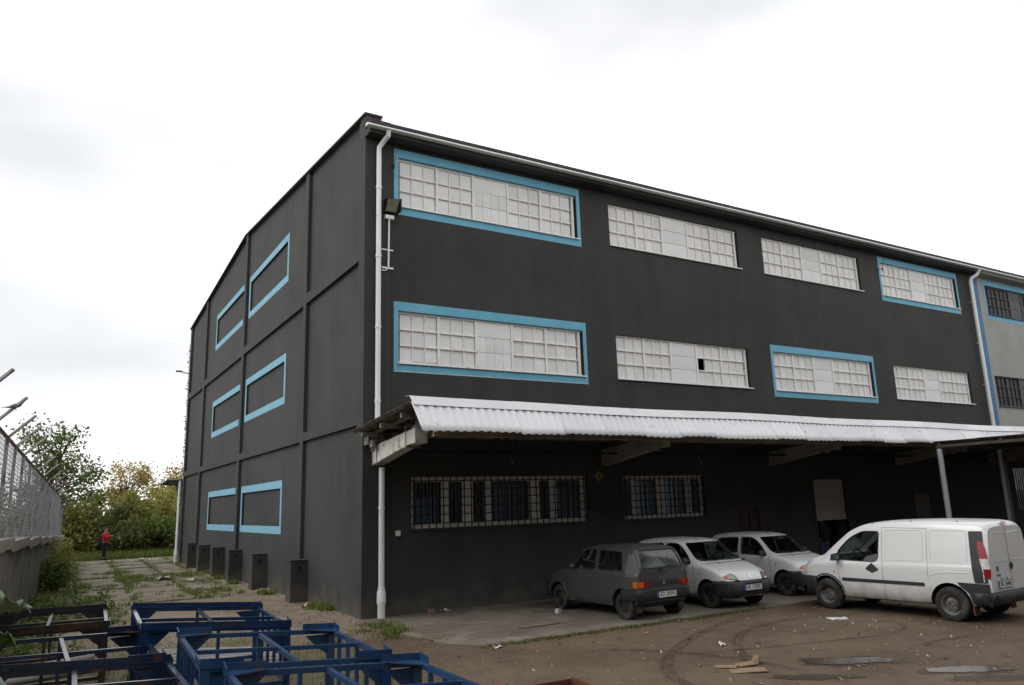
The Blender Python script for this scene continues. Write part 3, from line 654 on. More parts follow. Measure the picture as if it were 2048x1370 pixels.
def wall_lamp(x, label):
    t = thing('wall_lamp', label, 'lamp', (x, FY, 3.42), group='small lamps under the canopy')
    a = MB(); a.box(-0.05, 0.05, -0.05, 0.0, -0.06, 0.06); a.build('bracket', 'grey_steel', t)
    a = MB(); a.ball((0, -0.09, -0.03), 0.04, 0.05, 0.045); a.build('globe', 'grey_shaded_concrete', t, smooth=True)
    a = MB(); a.tube([(0.0, -0.02, 0.06), (0.03, -0.02, 0.25), (0.05, -0.02, 0.5)], 0.007, 5); a.build('cable', 'grey_steel', t)
wall_lamp(3.93, 'small round wall lamp under the canopy above the wider barred window')
wall_lamp(10.40, 'small round wall lamp under the canopy at the narrower barred window')
t = thing('warning_sign', 'small yellow-brown diamond sign on the wall between the barred windows', 'sign', (6.68, FY - 0.01, 3.04))
a = MB(); a.prism([(0.17, 0), (0, 0.15), (-0.17, 0), (0, -0.15)], 'y', -0.008, 0.0); a.build('plate', pm('sign_yellow', (0.24, 0.15, 0.065), None, 4, 0.5), t)
a = MB(); a.prism([(0.03, 0.06), (-0.04, 0.01), (0.0, 0.0), (-0.03, -0.07), (0.045, -0.005), (0.005, 0.005)], 'y', -0.011, -0.008); a.build('bolt_symbol', 'ink', t)
t = thing('socket_box', 'small pale grey electric box low on the wall left of the barred window', 'electric box', (0.86, FY, 1.80))
a = MB(); a.box(-0.055, 0.055, -0.06, 0, -0.06, 0.06); a.build('box', 'pvc', t, bevel=0.006)
a = MB(); a.box(-0.04, 0.04, -0.068, -0.06, -0.045, 0.035); a.build('lid', 'pvc', t)
t = thing('notice_board', 'dim grey board on the dark wall behind the white van', 'board', (21.3, FY, 1.75))
a = MB(); a.box(-0.45, 0.45, -0.03, 0, -0.6, 0.55); a.build('panel', pm('board_grey', (0.16, 0.145, 0.13), None, 2, 0.8), t)
a = MB(); a.box(-0.48, 0.48, -0.035, 0, 0.55, 0.58); a.box(-0.48, 0.48, -0.035, 0, -0.63, -0.6); a.build('frame', 'dark_render', t)
t = thing('corner_lamp', 'slim lamp arm high on the rear edge of the gable', 'lamp', (-0.0, 26.62, 9.7))
a = MB(); a.bar((0.05, 0, 0), (-0.45, 0.1, 0.12), 0.05, 0.05); a.build('arm', 'grey_steel', t)
a = MB(); a.box(-0.62, -0.32, 0.02, 0.2, 0.10, 0.16); a.build('head', 'grey_steel', t)

# unseen hall added behind the photographer to block low sky light
hall = thing('added_hall', 'unseen grey-brown hall added across the yard to block low sky light', 'building', (5, -24, 0))
mb = MB(); holes = [(-38 + 7.2 * k, -33 + 7.2 * k, 5.0, 7.2, 0.3) for k in range(11)]
holed_wall(mb, -40, 42, 0, 11, holes, lambda u, z, d: (u, -d, z), 0.3); mb.box(-40, 42, -14, -0.4, 0, 4.8); mb.box(-40, 42, -14, -0.4, 7.4, 11)
mb.build('wall', pm('added_hall_render', (0.13, 0.12, 0.11), (0.10, 0.09, 0.08), 0.5, 0.9), hall, fix=False)
mb = MB(); mb.box(-41, 43, -15, 0.6, 11, 11.3); mb.build('roof', 'roof_dark', hall)
for h in holes:
    g = MB(); g.box(h[0], h[1], -0.3, -0.25, 5.0, 7.2); g.build('window', 'dark_window', hall)

# cable hooks beside two of the top windows, a vent cap on the roof
for x in (0.70, 20.50):
    e = MB(); e.bar((x, FY, 10.72), (x - 0.02, -0.16, 10.70), 0.02, 0.02); e.tube([(x - 0.02, -0.16, 10.72), (x - 0.02, -0.16, 10.60)], 0.022, 7); e.tube([(x + 0.03, -0.33, 11.38), (x + 0.02, -0.22, 11.0), (x - 0.02, -0.16, 10.66)], 0.006, 4); e.build('cable_hook', 'iron_black', wh)
e = MB(); e.box(27.0, 27.5, 0.2, 0.6, 11.6, 11.80); e.box(26.95, 27.55, 0.15, 0.65, 11.80, 11.84); e.build('vent_cap', 'roof_dark', wh)
for x, y in ((5.6, -0.2), (10.9, -0.25), (17.1, -0.2)):
    e = MB(); e.tube([(x, y, 11.6), (x + 0.02, y, 11.80), (x + 0.08, y, 11.88)], 0.006, 4); e.build('roof_wire_stub', 'iron_black', wh)
# ------------------------------------------------------------------ canopy along the front
can = thing('canopy', 'long canopy of corrugated sheets with white scalloped fascia along the warehouse front', 'canopy')
PITCH_W = 0.177
def corrugated(w, l, amp=0.026, along=1, per=8):
    """sheet w wide across the waves (x) and l long (y)"""
    n = int(round(w / PITCH_W * per)); vs = []; fs = []
    for j in range(along + 1):
        for i in range(n + 1):
            x = w * i / n; vs.append((x, -l * j / along, amp * cos(2 * pi * x / PITCH_W)))
    for j in range(along):
        for i in range(n): a = j * (n + 1) + i; fs.append((a, a + 1, a + n + 2, a + n + 1))
    return vs, fs
SW = PITCH_W * 6
vs, fs = corrugated(SW + 0.04, 1.30)
first = None; sl = math.atan2(0.22, 3.5); rng.seed(5)
nx = int(44.0 / SW)
for tier in range(3):
    for i in range(nx):
        y = 0.02 - tier * 1.07; z = 4.07 + tier * 0.085
        if first is None:
            m_ = MB(); m_.add(vs, fs); first = m_.build('roof_sheet', 'brown_sheet', can, smooth=True, fix=False)
            md = first.modifiers.new('thick', 'SOLIDIFY'); md.thickness = 0.007
            o = first
        else:
            o = inst(first, 'roof_sheet', can, (0, 0, 0)); md = o.modifiers.new('thick', 'SOLIDIFY'); md.thickness = 0.007
        o.location = (-0.28 + i * SW + (0.0 if tier == 2 else rng.uniform(-0.01, 0.02)), y, z + rng.uniform(0, 0.006)); o.rotation_euler = (-sl, rng.uniform(-0.004, 0.004), 0)
# white fascia: corrugated sheets hung on the outer edge, leaning out at the foot, and a cap strip
def ftop(x): return 4.29 + 0.05 * math.exp(-max(x + 0.28, 0) / 1.6) + 0.012 * sin(x * 0.9)
NF = 41
for i in range(NF):
    x0 = -0.28 + i * SW; n = 48; f = MB(); rows = 4; V = []
    for j in range(rows + 1):
        t = j / rows
        for k in range(n + 1):
            x = x0 + (SW + 0.03) * k / n; zt = ftop(x) - 0.03; zb = 3.735 + 0.018 * sin(i * 2.3) + 0.006 * sin(x * 3)
            y = -3.53 - 0.33 * t; off = 0.022 * cos(2 * pi * (x + 0.28) / PITCH_W)
            lean = 0.15 * (1 - t) * math.exp(-max(x + 0.28, 0) * 1.2)
            V.append((x - lean * 0.55, y - off * 0.7 - (0.004 if i % 2 else 0), zt + (zb - zt) * t + off * 0.45 * (1 if t == 1 else 0.3)))
    f.add(V, [(j * (n + 1) + k, j * (n + 1) + k + 1, (j + 1) * (n + 1) + k + 1, (j + 1) * (n + 1) + k) for j in range(rows) for k in range(n)])
    o = f.build('fascia_sheet', 'white_sheet', can, smooth=True, fix=False, angle=80); md = o.modifiers.new('thick', 'SOLIDIFY'); md.thickness = 0.006
xs_ = [-0.28, 1.9, 4.3, 6.4, 8.8, 11.2, 13.6, 16.0, 18.4, 20.8, 23.2, 25.4, 28.0, 30.6, 33.2, 36, 39, 43]
for a, b in zip(xs_, xs_[1:]):
    c = MB(); n = 8; V = []
    for k in range(n + 1):
        x = a + (b + 0.03 - a) * k / n; zt = ftop(x) + 0.075 + 0.006 * sin(a * 5); ln = 0.10 * math.exp(-max(x + 0.28, 0) * 1.2)
        V += [(x - ln, -3.30, zt + 0.035), (x - ln, -3.50, zt + 0.02), (x - ln * 0.5, -3.60, zt - 0.155)]
    c.add(V, [(k * 3 + q, (k + 1) * 3 + q, (k + 1) * 3 + q + 1, k * 3 + q + 1) for k in range(n) for q in range(2)])
    o = c.build('cap_strip', 'white_sheet', can, fix=False); md = o.modifiers.new('thick', 'SOLIDIFY'); md.thickness = 0.004
# cantilever beams of painted concrete, canopy shade put into the colour past the first
for x in (0.36, 6.95, 13.55, 20.15, 26.3, 32.9, 39.5):
    b = MB(); b.prism([(0.06, 3.32), (0.06, 3.74), (-0.55, 3.80), (-2.40, 3.95), (-2.40, 3.64), (-2.05, 3.63)], 'x', x - 0.14, x + 0.14)
    o = b.build('beam', 'painted_concrete' if x < 1 else 'grey_shaded_concrete', can, bevel=0.012)
    for yy in (-0.30, -1.95):
        s = MB(); zc = 3.4 if yy > -1 else 3.62; s.box(x - 0.155, x - 0.143, yy - 0.012, yy + 0.012, zc, zc + 0.42); s.box(x - 0.17, x + 0.17, yy - 0.06, yy + 0.06, zc - 0.045, zc - 0.02); s.build('strap', 'grey_steel', o)
# purlins, brackets and the long steel edge beam
for (y, z, w, h) in ((-0.35, 3.99, 0.08, 0.10), (-1.45, 4.08, 0.08, 0.10), (-2.55, 4.17, 0.08, 0.10), (-3.40, 4.17, 0.05, 0.10)):
    p = MB(); p.box(-0.15, 43, y - w / 2, y + w / 2, z - h / 2, z + h / 2); p.build('purlin', 'grey_steel', can)
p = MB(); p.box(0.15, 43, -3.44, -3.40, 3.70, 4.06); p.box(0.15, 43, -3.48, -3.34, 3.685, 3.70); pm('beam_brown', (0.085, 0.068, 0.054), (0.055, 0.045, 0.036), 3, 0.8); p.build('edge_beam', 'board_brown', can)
p = MB(); p.box(0.5, 27.0, -1.24, -1.16, 3.90, 4.0); p.build('edge_beam', 'grey_shaded_concrete', can)
p = MB(); p.tube([(0.5, -0.62, 3.60), (27.0, -0.62, 3.60)], 0.03, 8); p.build('conduit', 'iron_black', can, smooth=True)
for x in (0.36, 6.95, 13.55, 20.15, 26.3, 32.9, 39.5):
    s = MB(); s.box(x - 0.05, x + 0.05, -2.32, -2.22, 3.95, 4.12); s.bar((x, -2.0, 3.95), (x, -3.45, 4.20), 0.07, 0.10); s.build('bracket', 'grey_steel', can)
    s = MB(); s.bar((x - 0.2, -0.1, 4.03), (x - 0.2, -3.45, 4.27), 0.06, 0.09); s.build('rafter', pm('timber_grey', (0.20, 0.175, 0.14), (0.14, 0.12, 0.095), 5, 0.85), can)
# rain head at the corner where the canopy drains
s = MB(); s.box(0.02, 0.42, -0.30, -0.02, 3.78, 3.98); s.tube([(0.12, -0.34, 3.86), (0.10, -0.36, 3.70)], 0.07, 10); s.tube([(0.10, -0.36, 3.72), (0.12, -0.3, 3.64)], 0.04, 8); s.build('rain_head', 'grey_steel', can)

# wider roof over the yard beyond the van
yc = thing('yard_roof', 'flat corrugated roof on slim steel posts projecting over the yard behind the van, extended out of view to darken the wall', 'canopy', (15.9, -3.9, 0))
vs2, fs2 = corrugated(SW + 0.04, 1.30)
f2 = None
for i in range(25):  # run on out of view to cut light on the wall
    for tier in range(7):
        if f2 is None:
            m_ = MB(); m_.add(vs2, fs2); o = f2 = m_.build('roof_sheet', 'brown_sheet', yc, smooth=True, fix=False)
        else: o = inst(f2, 'roof_sheet', yc, (0, 0, 0))
        o.location = (0 + i * SW, 0.05 - tier * 1.2, 3.745 + tier * 0.004); o.rotation_euler = (0.004, 0, 0)
        md = o.modifiers.new('thick', 'SOLIDIFY'); md.thickness = 0.007
for x in (0.06, 3.3, 6.6, 9.9, 14, 18, 22, 26):
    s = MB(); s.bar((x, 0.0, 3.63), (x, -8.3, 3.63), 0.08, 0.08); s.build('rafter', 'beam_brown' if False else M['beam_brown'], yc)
for y in (-0.1, -1.8, -3.5, -5.2, -6.9, -8.2):
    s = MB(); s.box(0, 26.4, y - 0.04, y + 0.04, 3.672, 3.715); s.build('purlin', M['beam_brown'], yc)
for (x, y) in ((0.08, -0.05), (3.3, -0.05), (9.9, -0.05), (18, -0.05), (26, -0.05), (0.08, -8.2), (9.9, -8.2), (18, -8.2), (26, -8.2)):
    s = MB(); s.tube([(x, y, 0.0), (x, y, 3.56)], 0.075 if x < 1 else 0.055, 12); s.box(x - 0.12, x + 0.12, y - 0.12, y + 0.12, 0.0, 0.03); s.build('post', 'post_paint', yc, smooth=True)
# low lean-to roof at the rear corner of the gable
lt = thing('rear_lean_to', 'dark lean-to roof edge sticking out past the rear corner of the gable', 'roof', (0.0, 27.0, 4.05))
s = MB(); s.hexa([(-0.75, -0.3, 0.0), (3, -0.3, 0.0), (3, 2.2, -0.1), (-0.75, 2.2, -0.1)], [(-0.75, -0.3, 0.09), (3, -0.3, 0.09), (3, 2.2, -0.01), (-0.75, 2.2, -0.01)]); s.build('roof_slab', 'roof_dark', lt)
s = MB(); s.box(0.0, 0.12, -0.25, 2.1, -0.35, 0.0); s.box(-0.6, 0.0, -0.2, -0.1, -0.1, 0.0); s.build('bracket', 'old_concrete', lt)
# ------------------------------------------------------------------ vehicles
def hermite(tab):
    """smooth monotone curve through (x, value) pairs"""
    xs = np.array([t[0] for t in tab], float); ys = np.array([t[1] for t in tab], float)
    h = np.diff(xs); d = np.diff(ys) / h; m = np.zeros(len(xs)); m[0] = d[0]; m[-1] = d[-1]
    for i in range(1, len(xs) - 1):
        if d[i - 1] * d[i] > 0: m[i] = 2 / (1 / d[i - 1] + 1 / d[i])
    def f(x):
        x = min(max(x, xs[0]), xs[-1]); i = int(min(np.searchsorted(xs, x, 'right') - 1, len(xs) - 2)); t = (x - xs[i]) / h[i]
        return float((2 * t**3 - 3 * t**2 + 1) * ys[i] + (t**3 - 2 * t**2 + t) * h[i] * m[i] + (-2 * t**3 + 3 * t**2) * ys[i + 1] + (t**3 - t**2) * h[i] * m[i + 1])
    return f
def catmull(pts, per):
    P = [np.array(p, float) for p in pts]; P = [2 * P[0] - P[1]] + P + [2 * P[-1] - P[-2]]; out = []
    for i in range(1, len(P) - 2):
        for k in range(per):
            t = k / per; a, b, c, d = P[i - 1:i + 3]
            out.append(0.5 * (2 * b + (c - a) * t + (2 * a - 5 * b + 4 * c - d) * t * t + (3 * b - a - 3 * c + d) * t**3))
    out.append(P[-2]); return out
class Hull:
    def __init__(s, sp):
        s.sp = sp; s.top = hermite(sp['top']); s.belt = hermite(sp['belt']); s.w = hermite(sp['w']); s.wr = hermite(sp['wr']); s.zb = hermite(sp['zb'])
        s.x0, s.x1 = sp['top'][0][0], sp['top'][-1][0]; s.crown = sp.get('crown', 0.08)
    def ring(s, x, inset=0.0, floor=None):
        T = s.top(x) - inset; w = s.w(x) - inset; zb = s.zb(x) if floor is None else floor
        B = min(s.belt(x), T - 0.05); wr = min(s.wr(x) - inset, w - 0.01)
        cr = min(s.crown, (T - B) * 0.6); R = max(T - cr, B + 0.012)
        g = lambda t: (w * 0.965 + (wr - w * 0.965) * (t ** 1.25), B + (R - B) * t)
        pts = [(0, zb), (w * 0.80, zb), (w * 0.955, zb + 0.06), (w * 0.988, zb + 0.33 * (B - zb)), (w, zb + 0.62 * (B - zb)), (w * 0.990, B - 0.05), (w * 0.965, B), g(0.34), g(0.67), (wr, R), (wr - 0.07, T - cr * 0.36), (wr * 0.55, T - cr * 0.06), (0, T)]
        q = catmull(pts, 3)
        return [(max(0.0, float(p[0])), float(p[1])) for p in q]
    def mesh(s, inset=0.0, xa=None, xb=None, floor=None, n=56):
        xa = s.x0 if xa is None else xa; xb = s.x1 if xb is None else xb
        ts = [0.5 - 0.5 * cos(pi * k / (n - 1)) for k in range(n)]; ts = [0.65 * t + 0.35 * k / (n - 1) for k, t in enumerate(ts)]
        V = []; m = None
        for t in ts:
            x = xa + (xb - xa) * t; h = s.ring(x, inset, floor); full = h + [(-p[0], p[1]) for p in h[-2:0:-1]]
            m = len(full); V += [(x, p[0], p[1]) for p in full]
        F = []
        for i in range(n - 1):
            for k in range(m): a = i * m; F.append((a + k, a + (k + 1) % m, a + m + (k + 1) % m, a + m + k))
        F.append(tuple(range(m - 1, -1, -1))); F.append(tuple((n - 1) * m + k for k in range(m)))
        b = MB(); b.add(V, F); return b
def rounded(poly, r, n=4):
    out = []; N = len(poly)
    for i in range(N):
        p = Vector(poly[i]).to_2d(); a = Vector(poly[i - 1]).to_2d(); b = Vector(poly[(i + 1) % N]).to_2d()
        ri = min(r if not isinstance(r, (list, tuple)) else r[i], (a - p).length * 0.45, (b - p).length * 0.45)
        s = p + (a - p).normalized() * ri; e = p + (b - p).normalized() * ri
        for k in range(n + 1):
            t = k / n; q = s * (1 - t)**2 + p * 2 * t * (1 - t) + e * t * t; out.append((q.x, q.y))
    return out
def tmp_obj(mb):
    me = mb.mesh('tmp'); bm = bmesh.new(); bm.from_mesh(me); bmesh.ops.remove_doubles(bm, verts=bm.verts, dist=1e-5); bmesh.ops.recalc_face_normals(bm, faces=bm.faces); bm.to_mesh(me); bm.free()
    o = bpy.data.objects.new('tmp', me); col.objects.link(o); return o
def carve(base, cutters):
    ob = tmp_obj(base); cs = [tmp_obj(c) for c in cutters]
    for c in cs:
        md = ob.modifiers.new('cut', 'BOOLEAN'); md.operation = 'DIFFERENCE'; md.solver = 'EXACT'; md.object = c
    dg = bpy.context.evaluated_depsgraph_get(); me = bpy.data.meshes.new_from_object(ob.evaluated_get(dg))
    for o in cs + [ob]:
        d = o.data; bpy.data.objects.remove(o); bpy.data.meshes.remove(d)
    return me
class Car:
    def __init__(s, sp, name, label, loc, rz, paint, group=None, kind='car'):
        s.sp = sp; s.h = Hull(sp); s.root = thing(name, label, kind, loc, rz, group)
        hm = s.h.mesh(); t = tmp_obj(hm); bm = bmesh.new(); bm.from_mesh(t.data); s.bvh = BVHTree.FromBMesh(bm); bm.free(); d = t.data; bpy.data.objects.remove(t); bpy.data.meshes.remove(d)
        R = sp['wheel_r']; ax = sp['axles']; W = sp['w_max']
        cut = []
        a = MB()
        for x in ax:
            for sg in (-1, 1):
                n = 28; ra = R + sp.get('arch', 0.055); ys = (sg * (W - 0.30), sg * (W + 0.3))
                V = [(x + ra * cos(2 * pi * k / n), y, R + ra * sin(2 * pi * k / n)) for y in ys for k in range(n)]
                a.add(V, [tuple(range(n)), tuple(range(2 * n - 1, n - 1, -1))] + [(k, n + k, n + (k + 1) % n, (k + 1) % n) for k in range(n)])
        cut.append(a)
        cut.append(s.h.mesh(0.055, *sp['cabin'], floor=sp['floor'], n=40))
        for poly in sp['side_windows']:
            c = MB(); c.prism(poly, 'y', -1.3, 1.3); cut.append(c)
        for key, xr in (('windshield', (sp['cabin'][1] - 1.35, sp['cabin'][1] + 0.6)), ('rear_window', (s.h.x0 - 0.3, sp['cabin'][0] + 0.5))):
            if sp.get(key): c = MB(); c.prism(sp[key], 'x', *xr); cut.append(c)
        me = carve(hm, cut)
        me.materials.clear(); me.materials.append(M[paint]); me.materials.append(M['plastic_black'])
        for p in me.polygons:
            c = p.center; dark = False
            for x in ax:
                if (c.x - x)**2 + (c.z - R)**2 < (R + sp.get('arch', 0.055) + 0.012)**2 and (abs(p.normal.y) < 0.5 or abs(c.y) < W - 0.25): dark = True
            if c.z < s.h.zb(c.x) + 0.03 and p.normal.z < -0.5: dark = True
            if sp['cabin'][0] + 0.02 < c.x < sp['cabin'][1] - 0.02:
                hw = 0
                rr = s.h.ring(c.x, 0.045)
                if c.z > sp['floor'] - 0.02 and c.z < s.h.top(c.x) - 0.05:
                    for q0, q1 in zip(rr, rr[1:]):
                        if q0[1] <= c.z <= q1[1]: hw = max(hw, q0[0] + (q1[0] - q0[0]) * (c.z - q0[1]) / max(1e-6, q1[1] - q0[1]))
                    if abs(c.y) < hw: dark = True
            p.material_index = 1 if dark else 0
            p.use_smooth = True
        me.set_sharp_from_angle(angle=radians(32))
        s.body = link('body', me, s.root)
    def hit(s, u, v, axis, sg):
        if axis == 'y': o, d = Vector((u, sg * 3, v)), Vector((0, -sg, 0))
        elif isinstance(axis, tuple):
            O, D = Vector(axis[0]), Vector(axis[1]).normalized(); U = Vector((0, 0, 1)).cross(D).normalized(); o, d = O + U * u + D.cross(U) * v + D * 2, -D
            p, nrm, _, _ = s.bvh.ray_cast(o, d)
            if p is None or (p - O).length > 0.8: p, nrm, _, _ = s.bvh.find_nearest(O + U * u + D.cross(U) * v)
            return p, (nrm if nrm.dot(d) < 0 else -nrm)
        elif axis == 'x': o, d = Vector((sg * 5, u, v)), Vector((-sg, 0, 0))
        else: o, d = Vector((u, v, 4)), Vector((0, 0, -1))
        p, nrm, _, _ = s.bvh.ray_cast(o, d)
        if p is None:
            q = Vector((u, sg * s.sp['w_max'], v)) if axis == 'y' else (Vector((s.h.x1 if sg > 0 else s.h.x0, u, v)) if axis == 'x' else Vector((u, v, 1.2)))
            p, nrm, _, _ = s.bvh.find_nearest(q)
        if nrm.dot(d) > 0: nrm = -nrm
        if axis == 'x' and abs(p.x - (s.h.x1 if sg > 0 else s.h.x0)) > (1.9 if sg > 0 else 0.36): p, nrm, _, _ = s.bvh.find_nearest(Vector((s.h.x1 if sg > 0 else s.h.x0, u, v)))
        return p, nrm
    def patch(s, name, poly, axis, sg, mat, off=0.004, parent=None, grid=0.09, thick=0.0, smooth=True):
        bm = bmesh.new(); vs = [bm.verts.new((p[0], p[1], 0)) for p in poly]; bm.faces.new(vs)
        u = [p[0] for p in poly]; v = [p[1] for p in poly]
        for ax_, lo, hi in ((0, min(u), max(u)), (1, min(v), max(v))):
            n = max(1, int((hi - lo) / grid))
            for k in range(1, n):
                co = [0, 0, 0]; co[ax_] = lo + (hi - lo) * k / n; no = [0, 0, 0]; no[ax_] = 1
                bmesh.ops.bisect_plane(bm, geom=bm.verts[:] + bm.edges[:] + bm.faces[:], plane_co=co, plane_no=no)
        for w in bm.verts:
            p, nr = s.hit(w.co.x, w.co.y, axis, sg); w.co = p + nr * off
        bmesh.ops.recalc_face_normals(bm, faces=bm.faces)
        if thick:
            c = sum((f.normal for f in bm.faces), Vector()); d = Vector(axis[1]) if isinstance(axis, tuple) else {'y': Vector((0, sg, 0)), 'x': Vector((sg, 0, 0)), 'z': Vector((0, 0, 1))}[axis]
            if c.dot(d) < 0: bmesh.ops.reverse_faces(bm, faces=bm.faces)
            r = bmesh.ops.extrude_face_region(bm, geom=bm.faces[:])
            ext = [g for g in r['geom'] if isinstance(g, bmesh.types.BMVert)]
            for w in ext: w.co += d * thick
            bmesh.ops.recalc_face_normals(bm, faces=bm.faces)
        me = bpy.data.meshes.new(name); bm.to_mesh(me); bm.free(); me.materials.append(M[mat])
        if smooth: me.polygons.foreach_set('use_smooth', [True] * len(me.polygons)); me.set_sharp_from_angle(angle=radians(45))
        return link(name, me, parent or s.root)
    def line(s, name, pts, axis, sg, mat, r=0.004, off=0.0, closed=False, parent=None, step=0.06):
        P = list(pts) + ([pts[0]] if closed else []); out = []
        for a, b in zip(P, P[1:]):
            n = max(1, int(sqrt((a[0] - b[0])**2 + (a[1] - b[1])**2) / step))
            for k in range(n): t = k / n; p, nr = s.hit(a[0] + (b[0] - a[0]) * t, a[1] + (b[1] - a[1]) * t, axis, sg); out.append(p + nr * off)
        p, nr = s.hit(*P[-1], axis, sg); out.append(p + nr * off)
        m_ = MB(); m_.tube(out, r, 5); return m_.build(name, mat, parent or s.root, smooth=True)
    def glazing(s, glass='car_glass', rear_glass=None):
        for poly in s.sp['side_windows']:
            for sg in (1, -1):
                g = s.patch('side_window', poly, 'y', sg, glass, -0.012); s.line('seal', poly, 'y', sg, 'plastic_black', 0.011, -0.004, True, g)
        if s.sp.get('windshield'):
            g = s.patch('windshield', s.sp['windshield'], 'x', 1, glass, -0.010); s.line('seal', s.sp['windshield'], 'x', 1, 'plastic_black', 0.011, -0.004, True, g)
        if s.sp.get('rear_window'):
            g = s.patch('rear_window', s.sp['rear_window'], 'x', -1, rear_glass or glass, -0.010); s.line('seal', s.sp['rear_window'], 'x', -1, 'plastic_black', 0.012, -0.004, True, g)
    def bumper(s, name, front, zs, reach, mat, offs):
        """wrap-around bumper: zs heights, offs how far it stands off at each height, reach how far back it runs along the flank"""
        sg = 1 if front else -1; xe = s.h.x1 if front else s.h.x0; W = s.sp['w_max']; n = 41; V = []
        cx = xe - sg * (W + 0.1); 
        for j, z in enumerate(zs):
            for k in range(n):
                t = -1 + 2 * k / (n - 1)
                # path in plan: along one flank, across the end, back along the other flank
                L1 = reach; L2 = W; tot = L1 + L2; d = abs(t) * tot; side = 1 if t > 0 else -1
                if d < L2: y = side * d; zc = z; p, nr = s.hit(y * 0.985, zc, 'x', sg)
                else: p, nr = s.hit(xe - sg * (d - L2 + 0.04), z, 'y', side)
                nn = Vector((nr.x, nr.y, 0)); nn = nn.normalized() if nn.length > 1e-4 else Vector((sg, 0, 0))
                V.append(tuple(Vector((p.x, p.y, z)) + nn * offs[j]))
        m_ = MB(); m_.add(V, [(j * n + k, j * n + k + 1, (j + 1) * n + k + 1, (j + 1) * n + k) for j in range(len(zs) - 1) for k in range(n - 1)])
        o = m_.build(name, mat, s.root, smooth=True, angle=50); md = o.modifiers.new('thick', 'SOLIDIFY'); md.thickness = 0.02; md.offset = -1
        return o
    def wheels(s, rim_mat, width=0.165, holes=8):
        R = s.sp['wheel_r']; rr = s.sp['rim_r']; tr = s.sp['track'] / 2
        prof = [(rr - 0.005, -0.42), (rr + 0.02, -0.5), (R - 0.035, -0.54), (R - 0.008, -0.42), (R, -0.25), (R, 0.25), (R - 0.008, 0.42), (R - 0.035, 0.54), (rr + 0.02, 0.5), (rr - 0.005, 0.42)]
        rimp = [(rr + 0.004, 0.47), (rr - 0.012, 0.44), (rr - 0.03, 0.20), (rr * 0.72, 0.10), (rr * 0.62, 0.24), (rr * 0.36, 0.30), (rr * 0.30, 0.20), (rr * 0.16, 0.22), (0.005, 0.24)]
        def lathe(pr, n=32):
            V = [(a * cos(2 * pi * k / n), b * width, a * sin(2 * pi * k / n)) for (a, b) in pr for k in range(n)]
            return V, [(j * n + k, j * n + (k + 1) % n, (j + 1) * n + (k + 1) % n, (j + 1) * n + k) for j in range(len(pr) - 1) for k in range(n)]
        if 'w' not in WHEELS.setdefault((R, rim_mat), {}):
            t = MB(); t.add(*lathe(prof)); rim = MB(); rim.add(*lathe(rimp)); back = MB(); back.add(*lathe([(rr, 0.4), (rr, -0.3), (0.01, -0.3)]))
            hol = MB()
            for k in range(holes):
                a = 2 * pi * (k + 0.5) / holes; hol.ball((rr * 0.80 * cos(a), 0.115 * width, rr * 0.80 * sin(a)), rr * 0.10, 0.012, rr * 0.10, 8, 4)
            for k in range(4):
                a = 2 * pi * k / 4; hol.ball((rr * 0.22 * cos(a), 0.235 * width, rr * 0.22 * sin(a)), 0.012, 0.012, 0.012, 6, 4)
            WHEELS[(R, rim_mat)] = dict(w=1, t=t, r=rim, b=back, h=hol)
        Wd = WHEELS[(R, rim_mat)]
        for x in s.sp['axles']:
            for sg in (1, -1):
                if 'mt' not in Wd:
                    o = Wd['t'].build('wheel', 'rubber', s.root, smooth=True, angle=60); Wd['mt'] = o.data
                    q = Wd['r'].build('rim', rim_mat, o, smooth=True, angle=35, fix=False); Wd['mr'] = q.data
                    q = Wd['h'].build('rim_hole', 'ink', o, smooth=True); Wd['mh'] = q.data
                    q = Wd['b'].build('rim_barrel', 'steel_wheel', o, smooth=True, fix=False); Wd['mb'] = q.data
                else:
                    o = link('wheel', Wd['mt'], s.root); link('rim', Wd['mr'], o); link('rim_hole', Wd['mh'], o); link('rim_barrel', Wd['mb'], o)
                o.location = (x, sg * (tr - 0.0), R - 0.012); o.rotation_euler = (0, rng.uniform(0, 3), 0 if sg > 0 else pi)
    def plate(s, text, x, y, z, front, tilt=0.0):
        sg = 1 if front else -1
        t = MB(); t.box(-0.006, 0, -0.262, 0.262, -0.058, 0.058); o = t.build('number_plate', 'plate_white', s.root)
        o.location = (x, y, z); o.rotation_euler = (0, tilt, 0 if not front else pi)
        f = MB(); f.box(-0.0085, -0.006, -0.268, 0.268, 0.058, 0.064); f.box(-0.0085, -0.006, -0.268, 0.268, -0.064, -0.058); f.build('plate_frame', 'ink', o)
        e = MB(); e.box(-0.0085, -0.0062, 0.215, 0.262, -0.058, 0.058); e.build('plate_band', 'plate_blue', o)
        cu = bpy.data.curves.new('txt', 'FONT'); cu.body = text; cu.size = 0.112; cu.align_x = 'CENTER'; cu.align_y = 'CENTER'; cu.extrude = 0.0006; cu.offset = 0.0015; cu.space_character = 1.02
        to = bpy.data.objects.new('txt', cu); col.objects.link(to); dg = bpy.context.evaluated_depsgraph_get(); me = bpy.data.meshes.new_from_object(to.evaluated_get(dg)); bpy.data.objects.remove(to)
        me.materials.clear(); me.materials.append(M['ink']); q = link('plate_text', me, o); q.location = (-0.0075, -0.026, 0); q.rotation_euler = (pi / 2, 0, -pi / 2); q.scale = (0.92, 1, 1)
